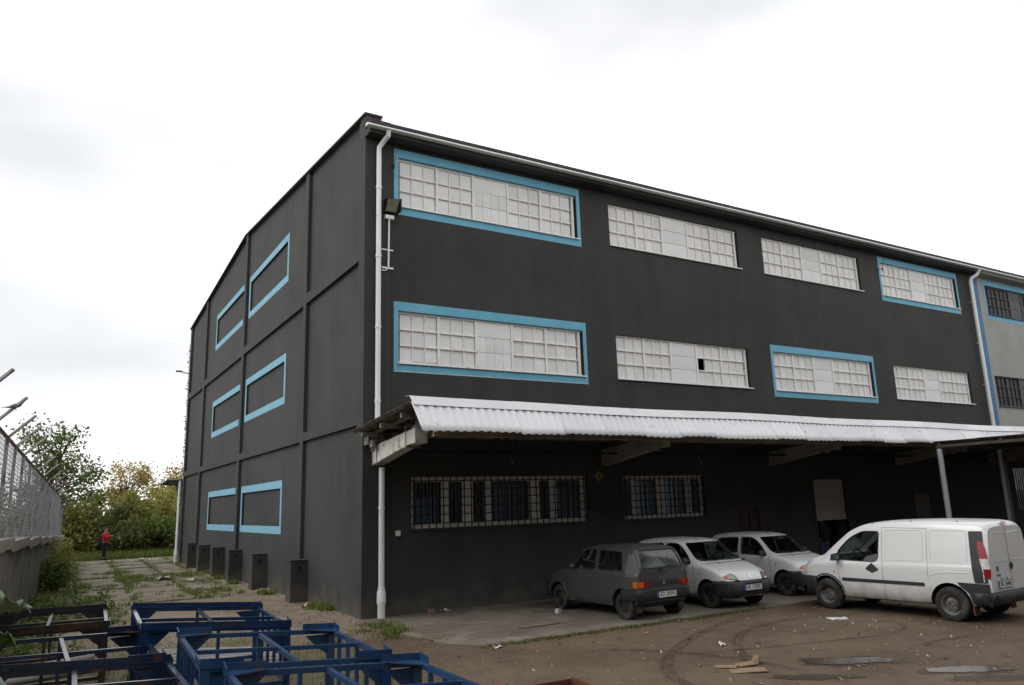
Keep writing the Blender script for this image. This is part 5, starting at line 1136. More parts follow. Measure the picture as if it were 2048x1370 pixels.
# ------------------------------------------------------------------ steel racks in the foreground
def rack(label, x, y, z0, yaw, roll, pit, mat, full=False, W=1.8, D=2.2, cols=4, seed=0, back_only=False):
    rg = random.Random(seed)
    t = thing('steel_rack', label, 'rack', (x, y, 0), yaw, 'welded steel racks stored on the ground')
    # local frame: u to the right, v towards the yard (negative y)
    def Z(u, v): return z0 + roll * u + pit * v
    def pt(u, v, dz=0.0): return (u, -v, Z(u, v) + dz)
    s = 0.05
    C4 = [(0, 0), (W, 0), (W, D), (0, D)]
    for (a, b) in ((0, 1), (1, 2), (2, 3), (3, 0)):
        m_ = MB(); m_.bar(pt(*C4[a], -s / 2), pt(*C4[b], -s / 2), s * 0.98, s); m_.build('top_rail', mat, t)
        m_ = MB(); p, q = C4[a], C4[b]; m_.bar((p[0], -p[1], 0.14), (q[0], -q[1], 0.14), 0.05, 0.05); m_.build('bottom_rail', mat, t)
    for (u, v) in C4:
        m_ = MB(); uu = u + (0.02 if u == 0 else -0.02); vv = v + (0.02 if v == 0 else -0.02)
        m_.box(uu - 0.045, uu + 0.045, -vv - 0.045, -vv + 0.045, 0.0, Z(u, v) - s); m_.build('leg', mat, t)
        # gussets under the rail, in the plane of the back or front side
        sg = 1 if u == 0 else -1; m_ = MB(); z = Z(u, v) - s
        m_.prism([(u + sg * 0.06, z), (u + sg * 0.34, z), (u + sg * 0.16, z - 0.17), (u + sg * 0.06, z - 0.24)], 'y', -vv - 0.006, -vv + 0.006); m_.build('gusset', mat, t)
    # stacking upstands: angle pieces along the outer edge of the ends
    for v, out in ((0, 1), (D, -1)):
        spans = [(-0.03, W + 0.03)] if full else [(-0.03, 0.36), (W - 0.36, W + 0.03)]
        for (a, b) in spans:
            m_ = MB(); yv = -v + out * 0.036
            za, zb = Z(a, v), Z(b, v)
            m_.hexa([(a, yv - 0.004, za - 0.02), (b, yv - 0.004, zb - 0.02), (b, yv + 0.004, zb - 0.02), (a, yv + 0.004, za - 0.02)], [(a, yv - 0.004, za + 0.07), (b, yv - 0.004, zb + 0.07), (b, yv + 0.004, zb + 0.07), (a, yv + 0.004, za + 0.07)])
            m_.build('upstand', mat, t)
            ia, ib = (a, b)
            m_ = MB(); e = 0.003
            if full: m_.hexa([(a, -v - 0.03, za), (b, -v - 0.03, zb), (b, -v + 0.03, zb), (a, -v + 0.03, za)], [(a, -v - 0.034, za + e), (b, -v - 0.034, zb + e), (b, -v + 0.034, zb + e), (a, -v + 0.034, za + e)])
            else:
                k = 1 if a < 0.5 else -1; c0 = a if k > 0 else b; c1 = b if k > 0 else a; ins = -out * 0.22
                zc0, zc1 = Z(c0, v) + 0.001, Z(c1, v) + 0.001
                m_.add([(c0, -v + out * 0.03, zc0), (c1, -v + out * 0.03, zc1), (c1 - k * 0.02, -v + ins * 0.15, zc1), (c0 + k * 0.07, -v + ins, Z(c0, v - ins * -1) + 0.001), (c0, -v + ins, zc0 + 0.001),
                        (c0, -v + out * 0.03, zc0 + 0.006), (c1, -v + out * 0.03, zc1 + 0.006), (c1 - k * 0.02, -v + ins * 0.15, zc1 + 0.006), (c0 + k * 0.07, -v + ins, zc0 + 0.006), (c0, -v + ins, zc0 + 0.007)],
                       [(0, 1, 2, 3, 4), (9, 8, 7, 6, 5), (0, 5, 6, 1), (1, 6, 7, 2), (2, 7, 8, 3), (3, 8, 9, 4), (4, 9, 5, 0)])
            m_.build('corner_plate', mat, t)
        for u, k in ((0, -1), (W, 1)):
            m_ = MB(); xx = u + k * 0.034; va, vb = (v, v + 0.22) if v == 0 else (v - 0.22, v)
            m_.hexa([(xx - 0.004, -va + 0.03, Z(u, va) - 0.02), (xx + 0.004, -va + 0.03, Z(u, va) - 0.02), (xx + 0.004, -vb, Z(u, vb) - 0.02), (xx - 0.004, -vb, Z(u, vb) - 0.02)], [(xx - 0.004, -va + 0.03, Z(u, va) + 0.085), (xx + 0.004, -va + 0.03, Z(u, va) + 0.085), (xx + 0.004, -vb, Z(u, vb) + 0.06), (xx - 0.004, -vb, Z(u, vb) + 0.06)]); m_.build('upstand', mat, t)
    # cross members in the middle
    m_ = MB(); m_.bar(pt(W * 0.5, 0.03, -0.03), pt(W * 0.5, D - 0.03, -0.03), 0.045, 0.042); m_.build('cross_bar', mat, t)
    m_ = MB(); m_.bar(pt(0.03, D * 0.52, -0.035), pt(W - 0.03, D * 0.52, -0.035), 0.04, 0.042); m_.build('cross_bar', mat, t)
    # uprights between the rails
    for k in range(1, cols + 1):
        v = D * k / (cols + 1)
        for u in (0.0, W):
            m_ = MB(); m_.box(u - 0.021, u + 0.021, -v - 0.021, -v + 0.021, 0.165, Z(u, v) - s); m_.build('upright', mat, t)
    for v in (0.0, D):
        m_ = MB(); m_.box(W * 0.5 - 0.021, W * 0.5 + 0.021, -v - 0.021, -v + 0.021, 0.165, Z(W * 0.5, v) - s); m_.build('upright', mat, t)
    return t
rack('dark blue steel rack nearest the warehouse corner with full-width upstands', -4.832, -3.464, 1.022, -0.043, -0.074, -0.015, 'rack_blue', full=True, seed=1)
rack('clean blue steel rack with corner upstands, second from the warehouse corner', -4.613, -6.521, 0.983, -0.052, -0.061, -0.001, 'rack_steel', cols=5, seed=2)
rack('clean blue steel rack lowest in the picture, cut off by its bottom edge', -4.576, -9.086, 0.973, -0.071, -0.061, 0.023, 'rack_steel', cols=5, seed=3)
rack('rust-brown steel rack farthest back beside the fence wall', -6.60, -1.45, 0.87, -0.049, -0.005, -0.01, 'rack_rusty', full=True, W=1.52, seed=4)
rack('worn dark blue steel rack between two rusty ones by the fence', -6.684, -4.703, 0.897, 0.023, -0.030, -0.022, 'rack_worn', full=False, seed=5)
rack('worn dark blue steel rack with rust-brown edge at the lower left', -6.597, -6.913, 0.864, -0.033, -0.049, 0.033, 'rack_worn', full=True, seed=6)
rack('rusty steel rack of which only one brown edge shows at the bottom', -4.10, -11.35, 0.915, 0.08, -0.02, 0.0, 'rust', full=True, seed=7)

# pipes stored under and in the racks
def pipe(label, pts, r, mat, group, hollow=True):
    m_ = MB(); n = 12; m_.tube(pts, r, n)
    t = thing('pipe', label, 'pipe', pts[0], 0, group)
    m_.v = [(a - pts[0][0], b - pts[0][1], c - pts[0][2]) for a, b, c in m_.v]; m_.build('tube', mat, t, smooth=True)
    e = MB(); d = (Vector(pts[-1]) - Vector(pts[-2])).normalized(); p = Vector(pts[-1]) - Vector(pts[0]); e.tube([p, p + d * 0.004], r * 0.82, n); e.build('bore', 'ink', t)
rng.seed(31)
for k in range(7):
    pipe(('long grey pipe under the blue racks, nearest the warehouse' if k == 0 else 'long grey pipe under the blue racks, nearest the camera' if k == 6 else 'long grey pipe under the blue racks, %s from the warehouse side' % ('first', 'second', 'third', 'fourth', 'fifth', 'sixth')[k]), [(-4.35 + rng.uniform(-.1, .1), -1.35 - k * 0.36, 0.055), (-2.55 + rng.uniform(-.12, .12), -2.45 - k * 0.33, 0.055)], 0.05, 'grey_pipe', 'grey pipes under the blue racks')
for k, (dy, r, z) in enumerate(((0, 0.055, 0.06), (0.16, 0.05, 0.055), (0.30, 0.055, 0.06), (0.1, 0.045, 0.155), (0.5, 0.05, 0.055))):
    pipe(('grey pipe under the racks beside the fence, nearest the wall end', 'grey pipe under the racks by the fence, second from the far side', 'thick grey pipe in the middle of the row by the fence', 'thin grey pipe lying on top of the row by the fence', 'grey pipe under the racks by the fence, nearest the camera')[k], [(-6.62, -2.3 - dy, z), (-5.02 + rng.uniform(-.2, .05), -1.75 - dy, z)], r, 'grey_pipe', 'grey pipes beside the fence')
pipe('thick grey pipe lying in the lower left rack', [(-6.55, -5.75, 0.21), (-5.1, -5.35, 0.21)], 0.065, 'grey_pipe', None)
pipe('short light blue pipe end sticking out of the lower left rack', [(-5.38, -8.3, 0.40), (-4.92, -7.6, 0.52)], 0.045, 'blue_pipe', None)
for k in range(2):
    pipe(('light blue pipe inside the lowest blue rack, on the far side', 'light blue pipe inside the lowest blue rack, on the near side')[k], [(-4.45, -9.75 - 0.14 * k, 0.42), (-3.35, -10.35 - 0.13 * k, 0.40)], 0.032, 'blue_pipe', 'light blue pipes in a rack')

# ------------------------------------------------------------------ fence on a concrete wall
fen = thing('fence', 'galvanised mesh fence with barbed-wire arms on a stained concrete wall', 'fence', (-6.7, 0, 0))
def fx(y): return 0.05 * y
def wtop(y): return 2.02 - 0.0175 * y
ang = math.atan(0.05)
PY = [-7.4, -4.4, -1.9, 0.35, 2.1, 4.2, 6.6, 9.3, 12.2, 15.2, 18.2, 21.2, 24.2, 27.2, 30.2, 33.2]
rng.seed(8)
WY = [-8.0, -3.2, 1.4, 6.0, 10.6, 15.2, 19.8, 24.4, 29.0, 33.4]
for a, b in zip(WY, WY[1:]):
    zt = wtop((a + b) / 2) - 0.20; m_ = MB(); o = rng.uniform(-0.03, 0.03)
    m_.hexa([(fx(a) - 0.25 + o, a + 0.02, -0.1), (fx(a) + 0.02 + o, a + 0.02, -0.1), (fx(b) + 0.02 + o, b - 0.02, -0.1), (fx(b) - 0.25 + o, b - 0.02, -0.1)], [(fx(a) - 0.25 + o, a + 0.02, zt), (fx(a) + 0.02 + o, a + 0.02, zt), (fx(b) + 0.02 + o, b - 0.02, zt), (fx(b) - 0.25 + o, b - 0.02, zt)])
    m_.build('wall_panel', 'old_concrete', fen)
    m_ = MB(); n = 8; w0 = 0.10 + o
    for k in range(n):
        ya, yb = a + (b - a) * k / n, a + (b - a) * (k + 1) / n
    pts = [(a + (b - a) * k / n) for k in range(n + 1)]; j = [rng.uniform(-0.025, 0.025) for _ in pts]
    V = []
    for k, yy in enumerate(pts): V += [(fx(yy) - 0.32, yy, zt), (fx(yy) + w0 + j[k], yy, zt + j[-k - 1] * 0.6), (fx(yy) + w0 - 0.02 + j[k], yy, zt + 0.19), (fx(yy) - 0.32, yy, zt + 0.2)]
    m_.add(V, [(k * 4 + q, k * 4 + (q + 1) % 4, (k + 1) * 4 + (q + 1) % 4, (k + 1) * 4 + q) for k in range(n) for q in range(4)] + [(0, 1, 2, 3), (n * 4 + 3, n * 4 + 2, n * 4 + 1, n * 4)])
    m_.build('coping', 'coping_concrete', fen)
def ftopz(y): return 3.87 - 0.0155 * y
for i, y in enumerate(PY):
    x = fx(y) - 0.10; zt = ftopz(y)
    m_ = MB(); m_.box(x - 0.03, x + 0.03, y - 0.045, y + 0.045, wtop(y) - 0.03, zt + 0.02)
    p = m_.build('post', 'galvanised', fen)
    m_ = MB(); m_.bar((x, y, zt), (x + 0.42, y - 0.31, zt + 0.39), 0.038, 0.038)
    m_.ball((x + 0.2, y - 0.147, zt + 0.2), 0.02, 0.02, 0.02, 6, 4); m_.build('wire_arm', 'galvanised', p)
for a, b in zip(PY, PY[1:]):
    m_ = MB(); m_.bar((fx(a) - 0.10, a, ftopz(a)), (fx(b) - 0.10, b, ftopz(b)), 0.05, 0.045); m_.build('top_rail', 'rusty_rail', fen)
    m_ = MB(); z0a, z0b = wtop(a) + 0.05, wtop(b) + 0.05
    for k in range(22):
        t = (k + 0.5) / 22; m_.bar((fx(a) - 0.09, a, z0a + (ftopz(a) - z0a) * t), (fx(b) - 0.09, b, z0b + (ftopz(b) - z0b) * t), 0.006, 0.010)
    L = b - a; nv = int(L / 0.125)
    for k in range(1, nv):
        y = a + L * k / nv; m_.bar((fx(y) - 0.10, y, wtop(y) + 0.03), (fx(y) - 0.10, y, ftopz(y)), 0.07 if k % 8 == 0 else 0.006, 0.006, (1, 0, 0))
    m_.build('mesh_panel', 'galvanised', fen)
for zz, xx in ((0.10, 0.11), (0.2, 0.22), (0.3, 0.33)):
    m_ = MB(); pts = [(fx(y) - 0.10 + xx, y - 0.25 * xx / 0.34, ftopz(y) + zz) for y in PY[7:]]; m_.tube(pts, 0.004, 4); m_.build('barbed_wire', 'galvanised', fen)
# pigeon sitting on one of the arms
pg = thing('pigeon', 'grey bird perched on a slanting fence arm against the sky', 'bird', (-6.62, -2.10, 4.10), radians(10)); pg.scale = (0.72, 0.72, 0.72)
m_ = MB(); m_.tube([(-0.20, 0, 0.045), (-0.12, 0, 0.055), (-0.06, 0, 0.075), (0.0, 0, 0.09), (0.05, 0, 0.105), (0.085, 0, 0.125), (0.10, 0, 0.15), (0.115, 0, 0.165), (0.135, 0, 0.17)], [0.012, 0.024, 0.045, 0.055, 0.050, 0.036, 0.026, 0.027, 0.012], 10)
m_.build('body', pm('feather_grey', (0.22, 0.225, 0.24), (0.12, 0.125, 0.14), 20, 0.8), pg, smooth=True)
m_ = MB(); m_.hexa([(-0.27, -0.03, 0.03), (-0.12, -0.02, 0.045), (-0.12, 0.02, 0.045), (-0.27, 0.03, 0.03)], [(-0.27, -0.03, 0.036), (-0.12, -0.02, 0.06), (-0.12, 0.02, 0.06), (-0.27, 0.03, 0.036)]); m_.build('tail', M['feather_grey'], pg)
m_ = MB(); m_.tube([(0.135, 0, 0.17), (0.16, 0, 0.165)], [0.007, 0.001], 5); m_.build('beak', 'plastic_grey', pg)
for sg in (1, -1): m_ = MB(); m_.tube([(0.0, sg * 0.02, 0.05), (0.01, sg * 0.02, -0.02)], 0.006, 5); m_.build('foot', 'mudflap', pg)

# ------------------------------------------------------------------ puddles, tyre marks, litter
def water():
    m, nt, n, l, b = nodes_of('puddle_water'); b.inputs['Base Color'].default_value = (0.075, 0.066, 0.056, 1); b.inputs['Roughness'].default_value = 0.16; b.inputs['Specular IOR Level'].default_value = 0.5
    tc = n.new('ShaderNodeNewGeometry'); nz = n.new('ShaderNodeTexNoise'); nz.inputs['Scale'].default_value = 6; l.new(tc.outputs['Position'], nz.inputs['Vector'])
    bp = n.new('ShaderNodeBump'); bp.inputs['Strength'].default_value = 0.02; l.new(nz.outputs['Fac'], bp.inputs['Height']); l.new(bp.outputs['Normal'], b.inputs['Normal']); MATS['puddle_water'] = m
water()
def soft_mat(name, c, lo, hi, scale, rough=0.9):
    """thin film on the ground with a ragged, broken edge"""
    m, nt, n, l, b = nodes_of(name); b.inputs['Base Color'].default_value = (*c, 1); b.inputs['Roughness'].default_value = rough
    g = n.new('ShaderNodeNewGeometry'); nz = n.new('ShaderNodeTexNoise'); nz.inputs['Scale'].default_value = scale; nz.inputs['Detail'].default_value = 7; l.new(g.outputs['Position'], nz.inputs['Vector'])
    at = n.new('ShaderNodeAttribute'); at.attribute_name = 'edge'
    a = n.new('ShaderNodeMath'); a.operation = 'MULTIPLY'; l.new(nz.outputs['Fac'], a.inputs[0]); l.new(at.outputs['Fac'], a.inputs[1])
    mr = n.new('ShaderNodeMapRange'); mr.inputs['From Min'].default_value = lo; mr.inputs['From Max'].default_value = hi; l.new(a.outputs[0], mr.inputs['Value']); l.new(mr.outputs['Result'], b.inputs['Alpha']); MATS[name] = m
soft_mat('tyre_mud', (0.050, 0.034, 0.022), 0.28, 0.95, 5)
soft_mat('wet_mud', (0.044, 0.029, 0.019), 0.22, 0.62, 3, 0.45)
soft_mat('pale_dust', (0.17, 0.145, 0.115), 0.28, 0.70, 6)
def edge_attr(o, vals):
    a = o.data.attributes.new('edge', 'FLOAT', 'POINT'); a.data.foreach_set('value', vals)
def track(pts, w, z):
    P = [Vector((*p, 0)) for p in pts]; P = [Vector((*q, 0)) for q in [tuple(x) for x in catmull([(p.x, p.y) for p in P], 8)]]
    V = []; E = []; n = len(P); prof = ((-1, 0.0), (-0.75, 0.9), (-0.3, 1.0), (0.0, 0.75), (0.3, 1.0), (0.75, 0.9), (1, 0.0))
    for i, p in enumerate(P):
        d = (P[min(i + 1, n - 1)] - P[max(i - 1, 0)]).normalized(); nn = Vector((-d.y, d.x, 0)); fade = min(1, i / 5, (n - 1 - i) / 5)
        for (u, e) in prof: V.append(tuple(p + nn * w / 2 * u + Vector((0, 0, z)))); E.append(e * fade)
    k = len(prof); m_ = MB(); m_.add(V, [(i * k + j, (i + 1) * k + j, (i + 1) * k + j + 1, i * k + j + 1) for i in range(n - 1) for j in range(k - 1)])
    o = m_.build('tyre_mark', 'tyre_mud', ground, fix=False); edge_attr(o, E)
def blotch(name, c, rx, ry, z, mat, seed, rot=0.0, parent=ground):
    rg = random.Random(seed); n = 28; rs = [1 + 0.18 * sin(3 * 2 * pi * k / n + rg.uniform(0, 6)) + rg.uniform(-0.12, 0.12) for k in range(n)]
    V = [(c[0], c[1], z)]; E = [1.0]
    for f, e in ((0.45, 1.0), (0.8, 0.85), (1.0, 0.0)):
        for k in range(n):
            a = 2 * pi * k / n; x, y = rx * rs[k] * cos(a) * f, ry * rs[k] * sin(a) * f; V.append((c[0] + x * cos(rot) - y * sin(rot), c[1] + x * sin(rot) + y * cos(rot), z)); E.append(e)
    m_ = MB(); m_.add(V, [(0, 1 + k, 1 + (k + 1) % n) for k in range(n)] + [(1 + q * n + k, 1 + (q + 1) * n + k, 1 + (q + 1) * n + (k + 1) % n, 1 + q * n + (k + 1) % n) for q in range(2) for k in range(n)])
    o = m_.build(name, mat, parent, fix=False); edge_attr(o, E); return o
track([(7.4, -5.9), (6.2, -6.0), (4.9, -6.35), (3.9, -7.1), (3.2, -7.9), (2.9, -8.6)], 0.24, 0.004)
track([(6.6, -5.1), (5.2, -5.5), (3.6, -6.3), (2.2, -7.3), (1.4, -8.3), (1.2, -9.3)], 0.26, 0.005)
track([(2.0, -6.9), (3.4, -7.45), (5.2, -7.9), (6.6, -8.1), (7.4, -7.8), (7.6, -7.3), (7.2, -6.9)], 0.12, 0.006)
track([(1.2, -5.6), (2.4, -6.6), (3.0, -8.0), (3.0, -9.6)], 0.24, 0.007)
track([(5.2, -9.2), (6.5, -9.0), (8.2, -9.2)], 0.2, 0.006)
for (c, rx, ry, s_, rot) in (((4.05, -9.1), 0.55, 0.24, 1, -0.55), ((4.75, -10.4), 0.50, 0.22, 2, -0.5)):
    blotch('wet_ground', c, rx * 1.45, ry * 1.6, 0.006, 'wet_mud', s_ + 40, rot)
    rg = random.Random(s_ + 40); n = 26; V = [(c[0], c[1], 0.010)]
    for k in range(n):
        a = 2 * pi * k / n; q = 1 + 0.22 * sin(2 * a + s_) + rg.uniform(-0.12, 0.12); x, y = rx * q * cos(a), ry * q * sin(a); V.append((c[0] + x * cos(rot) - y * sin(rot), c[1] + x * sin(rot) + y * cos(rot), 0.010))
    m_ = MB(); m_.add(V, [(0, 1 + k, 1 + (k + 1) % n) for k in range(n)]); tag(m_.build('puddle', 'puddle_water', None, fix=False), 'small rain puddle in the muddy yard', kind='structure')
blotch('wet_ground', (2.85, -9.45), 0.75, 0.20, 0.008, 'wet_mud', 61, -0.62)
blotch('wet_ground', (4.6, -10.9), 0.9, 0.2, 0.008, 'wet_mud', 62, -0.5)
blotch('dust_patch', (7.1, -6.7), 0.75, 0.3, 0.005, 'pale_dust', 63, -0.6)
blotch('dust_patch', (1.4, -3.6), 0.9, 0.5, 0.028, 'pale_dust', 65, 0.2, apron)
blotch('dust_patch', (0.7, -2.2), 0.8, 0.7, 0.027, 'pale_dust', 66, 0.2, apron)

def scrap(name, label, cat, loc, size, mat, rz, seed, lift=0.05, group=None):
    """crumpled sheet: a small grid with folds"""
    rg = random.Random(seed); n = 5; m_ = MB(); V = []
    for j in range(n):
        for i in range(n): V.append(((i / (n - 1) - 0.5) * size[0] * (1 + rg.uniform(-.15, .15)), (j / (n - 1) - 0.5) * size[1] * (1 + rg.uniform(-.15, .15)), 0.006 + abs(rg.gauss(0, lift))))
    m_.add(V, [(j * n + i, j * n + i + 1, (j + 1) * n + i + 1, (j + 1) * n + i) for j in range(n - 1) for i in range(n - 1)])
    o = m_.build(name, mat, None, fix=False); o.location = loc; o.rotation_euler = (0, 0, rz); md = o.modifiers.new('thick', 'SOLIDIFY'); md.thickness = 0.003
    return tag(o, label, cat, group)
scrap('paper_scrap', 'white torn paper lying on the mud beside the van', 'paper', (7.25, -6.55, 0.0), (0.42, 0.2), 'paper', -0.4, 1, 0.02)
scrap('paper_scrap', 'white paper scrap on the mossy edge of the apron', 'paper', (0.66, -4.78, 0.0), (0.22, 0.10), 'paper', 0.3, 2, 0.02)
scrap('paper_scrap', 'small white paper on the dark mud between the tyre marks', 'paper', (3.6, -7.05, 0.0), (0.18, 0.10), 'paper', 0.9, 3, 0.03)
scrap('plastic_bag', 'crumpled clear plastic bag on the slabs of the alley', 'bag', (-2.02, 15.4, 0.04), (0.55, 0.4), pm('bag_film', (0.38, 0.36, 0.33), None, 6, 0.4), 0.2, 5, 0.05)
scrap('litter_scrap', 'blue and white wrapper on the alley near the grass strip', 'wrapper', (-1.28, 14.2, 0.02), (0.5, 0.35), pm('wrapper_blue', (0.42, 0.50, 0.58), (0.65, 0.65, 0.66), 6, 0.5), 0.5, 6, 0.05)
scrap('litter_scrap', 'pink wrapper at the foot of the second ventilation box', 'wrapper', (-0.22, 8.05, 0.0), (0.42, 0.18), pm('wrapper_pink', (0.50, 0.22, 0.22), (0.6, 0.4, 0.4), 6, 0.5), 0.1, 7, 0.06)
scrap('litter_scrap', 'pale wrapper on the ground by the nearest ventilation box', 'wrapper', (-0.18, 3.3, 0.0), (0.36, 0.2), pm('wrapper_pale', (0.55, 0.50, 0.46), (0.5, 0.3, 0.25), 6, 0.6), 0.6, 8, 0.05)
for i, (x, y) in enumerate(((-2.9, 30.6), (-1.9, 31.2), (-0.9, 30.2), (-0.45, 29.6), (-1.3, 30.8), (-1.62, 10.6))):
    scrap('litter_scrap', ('white scrap at the feet of the person in red', 'white scrap in the middle of the far alley edge', 'white scrap on the far slabs toward the gable', 'white scrap beside the rear downpipe of the gable', 'white scrap between two others at the far slab edge', 'lone white scrap on the bare alley soil in front of the slabs')[i], 'litter', (x, y, 0.03), (0.32, 0.18), pm('litter_grey', (0.5, 0.48, 0.45), None, 6, 0.7), i * 0.8, 20 + i, 0.04, group='white litter scraps down the alley')
cb = thing('cardboard', 'flattened brown cardboard pieces on the muddy yard', 'cardboard', (2.45, -8.6, 0.0))
for (x, y, w, h, rz, c) in ((0, -0.05, 0.50, 0.22, -0.55, 0.0), (0.28, 0.25, 0.30, 0.18, -0.2, 0.35), (-0.05, 0.32, 0.30, 0.16, -0.9, 0.0)):
    m_ = MB(); m_.hexa([(-w / 2, -h / 2, 0), (w / 2, -h / 2, 0), (w / 2, h / 2, 0), (-w / 2, h / 2, 0)], [(-w / 2, -h / 2, 0.008), (w / 2, -h / 2, 0.008), (w / 2, h / 2, 0.008), (-w / 2, h / 2, 0.008)])
    if c: m_.hexa([(w / 2, -h / 2, 0), (w / 2 + 0.01, -h / 2, 0), (w / 2 + 0.01, h / 2, 0), (w / 2, h / 2, 0)], [(w / 2 + 0.08 * c, -h / 2, 0.11), (w / 2 + 0.08 * c + 0.01, -h / 2, 0.11), (w / 2 + 0.09, h / 2, 0.09), (w / 2 + 0.08, h / 2, 0.09)])
    o = m_.build('board', 'cardboard', cb); o.location = (x, y, 0.012 + abs(c) * 0.01); o.rotation_euler = (0.04, -0.03, rz)
t = thing('plastic_bottle', 'clear plastic bottle lying at the foot of the wall on the apron', 'bottle', (1.95, -0.18, 0.06), 0.1)
glass_mat('bottle_plastic', (0.72, 0.78, 0.76), 0.2)
m_ = MB(); m_.tube([(-0.16, 0, 0), (-0.15, 0, 0), (0.05, 0, 0), (0.12, 0, 0), (0.16, 0, 0)], [0.03, 0.04, 0.04, 0.018, 0.014], 12); m_.build('bottle_body', 'bottle_plastic', t, smooth=True)
m_ = MB(); m_.tube([(0.16, 0, 0), (0.19, 0, 0)], 0.016, 10); m_.build('cap', 'plate_blue', t, smooth=True)
m_ = MB(); m_.tube([(-0.06, 0, 0), (0.02, 0, 0)], 0.041, 12, caps=False); m_.build('bottle_label', 'wrapper_pale' if False else M['wrapper_pale'], t)
def carton(label, loc, s, mat, rz):
    t = thing('carton', label, 'carton', loc, rz); m_ = MB(); m_.box(-s[0] / 2, s[0] / 2, -s[1] / 2, s[1] / 2, 0, s[2]); m_.build('box', mat, t, bevel=0.004)
    m_ = MB(); m_.hexa([(-s[0] / 2, -s[1] / 2, s[2]), (s[0] / 2, -s[1] / 2, s[2]), (s[0] / 2, -s[1] / 2 + 0.004, s[2]), (-s[0] / 2, -s[1] / 2 + 0.004, s[2])], [(-s[0] / 2, -s[1] / 2 - 0.03, s[2] + 0.03), (s[0] / 2, -s[1] / 2 - 0.03, s[2] + 0.03), (s[0] / 2, -s[1] / 2 - 0.026, s[2] + 0.03), (-s[0] / 2, -s[1] / 2 - 0.026, s[2] + 0.03)]); m_.build('flap', mat, t)
carton('small orange-brown carton at the foot of the wall beside the bottle', (1.60, -0.15, 0.022), (0.14, 0.10, 0.10), 'cardboard', 0.2)
carton('small white carton on the apron in front of the grey car', (3.70, -2.15, 0.022), (0.13, 0.09, 0.09), 'paper', 0.4)
t = thing('plank', 'thin dark wooden lath lying on the concrete apron', 'plank', (1.9, -3.45, 0.022), 0.02)
m_ = MB(); m_.box(0, 0.95, -0.02, 0.02, 0.0, 0.015); m_.build('lath', M['joint_dirt'], t)
m_ = MB(); m_.tube([(0.1, 0, 0.015), (0.1, 0, 0.02)], 0.005, 5); m_.build('nail', 'rust', t)
# ------------------------------------------------------------------ vegetation
leaf_mat('leaf_green', [(0.061, 0.101, 0.024), (0.101, 0.149, 0.032), (0.149, 0.196, 0.041), (0.074, 0.115, 0.027), (0.203, 0.223, 0.054)])
leaf_mat('leaf_dark', [(0.055, 0.078, 0.024), (0.10, 0.122, 0.034), (0.14, 0.155, 0.043), (0.08, 0.10, 0.03), (0.20, 0.185, 0.05)])
leaf_mat('leaf_yellow', [(0.257, 0.257, 0.061), (0.351, 0.317, 0.074), (0.176, 0.209, 0.051), (0.405, 0.324, 0.068), (0.203, 0.230, 0.057)])
leaf_mat('leaf_autumn', [(0.351, 0.257, 0.108), (0.432, 0.324, 0.121), (0.270, 0.243, 0.095), (0.459, 0.311, 0.108), (0.338, 0.297, 0.108)])
leaf_mat('leaf_olive', [(0.149, 0.162, 0.043), (0.230, 0.209, 0.054), (0.108, 0.135, 0.035), (0.311, 0.257, 0.061), (0.135, 0.169, 0.041)])
leaf_mat('grass', [(0.115, 0.175, 0.038), (0.155, 0.205, 0.048), (0.19, 0.205, 0.06), (0.095, 0.145, 0.032)], trans=0.25)
leaf_mat('grass_dry', [(0.160, 0.135, 0.055), (0.100, 0.115, 0.030), (0.200, 0.165, 0.075), (0.075, 0.095, 0.024)], trans=0.2)
leaf_mat('fallen', [(0.300, 0.220, 0.110), (0.200, 0.130, 0.070), (0.400, 0.350, 0.250), (0.130, 0.080, 0.045), (0.480, 0.450, 0.380)], trans=0.0)
NR = np.random.default_rng(5)
def quads_mesh(name, V, mat, per=4):
    n = len(V) // per; me = bpy.data.meshes.new(name); me.vertices.add(len(V)); me.vertices.foreach_set('co', np.asarray(V, np.float32).ravel())
    me.loops.add(n * per); me.loops.foreach_set('vertex_index', np.arange(n * per, dtype=np.int32))
    me.polygons.add(n); me.polygons.foreach_set('loop_start', np.arange(0, n * per, per, dtype=np.int32)); me.polygons.foreach_set('loop_total', np.full(n, per, np.int32))
    me.materials.append(M[mat]); me.update(calc_edges=True); return me
def leaves(C, size, flat=0.4):
    """diamond leaves at centres C with random turn; flat: 1 lies level, 0 any way"""
    n = len(C); a = NR.normal(size=(n, 3)); a[:, 2] *= (1 - flat * 0.6); a /= np.linalg.norm(a, axis=1)[:, None]
    up = NR.normal(size=(n, 3)) * (1 - flat) + np.array([0, 0, 1.0]) * flat; b = np.cross(a, up); b /= np.maximum(np.linalg.norm(b, axis=1), 1e-6)[:, None]
    s = (size * NR.uniform(0.6, 1.3, n))[:, None]
    nn = np.cross(a, b)
    return np.stack([C - a * s * 0.5, C + b * s * 0.32 + nn * s * 0.06, C + a * s * 0.5, C - b * s * 0.32 + nn * s * 0.06], 1).reshape(-1, 3)
def blades(P, h, w=0.012, lean=0.35):
    n = len(P); hh = (h * NR.uniform(0.5, 1.3, n)); t = NR.uniform(0, 2 * pi, n); d = np.stack([np.cos(t), np.sin(t), np.zeros(n)], 1); e = np.stack([-np.sin(t), np.cos(t), np.zeros(n)], 1)
    ln = NR.normal(0, lean, n); ww = (w * NR.uniform(0.7, 1.4, n))[:, None]
    tip = P + d * (hh * ln)[:, None]; tip[:, 2] += hh
    return np.stack([P - e * ww, P + e * ww, tip], 1).reshape(-1, 3)
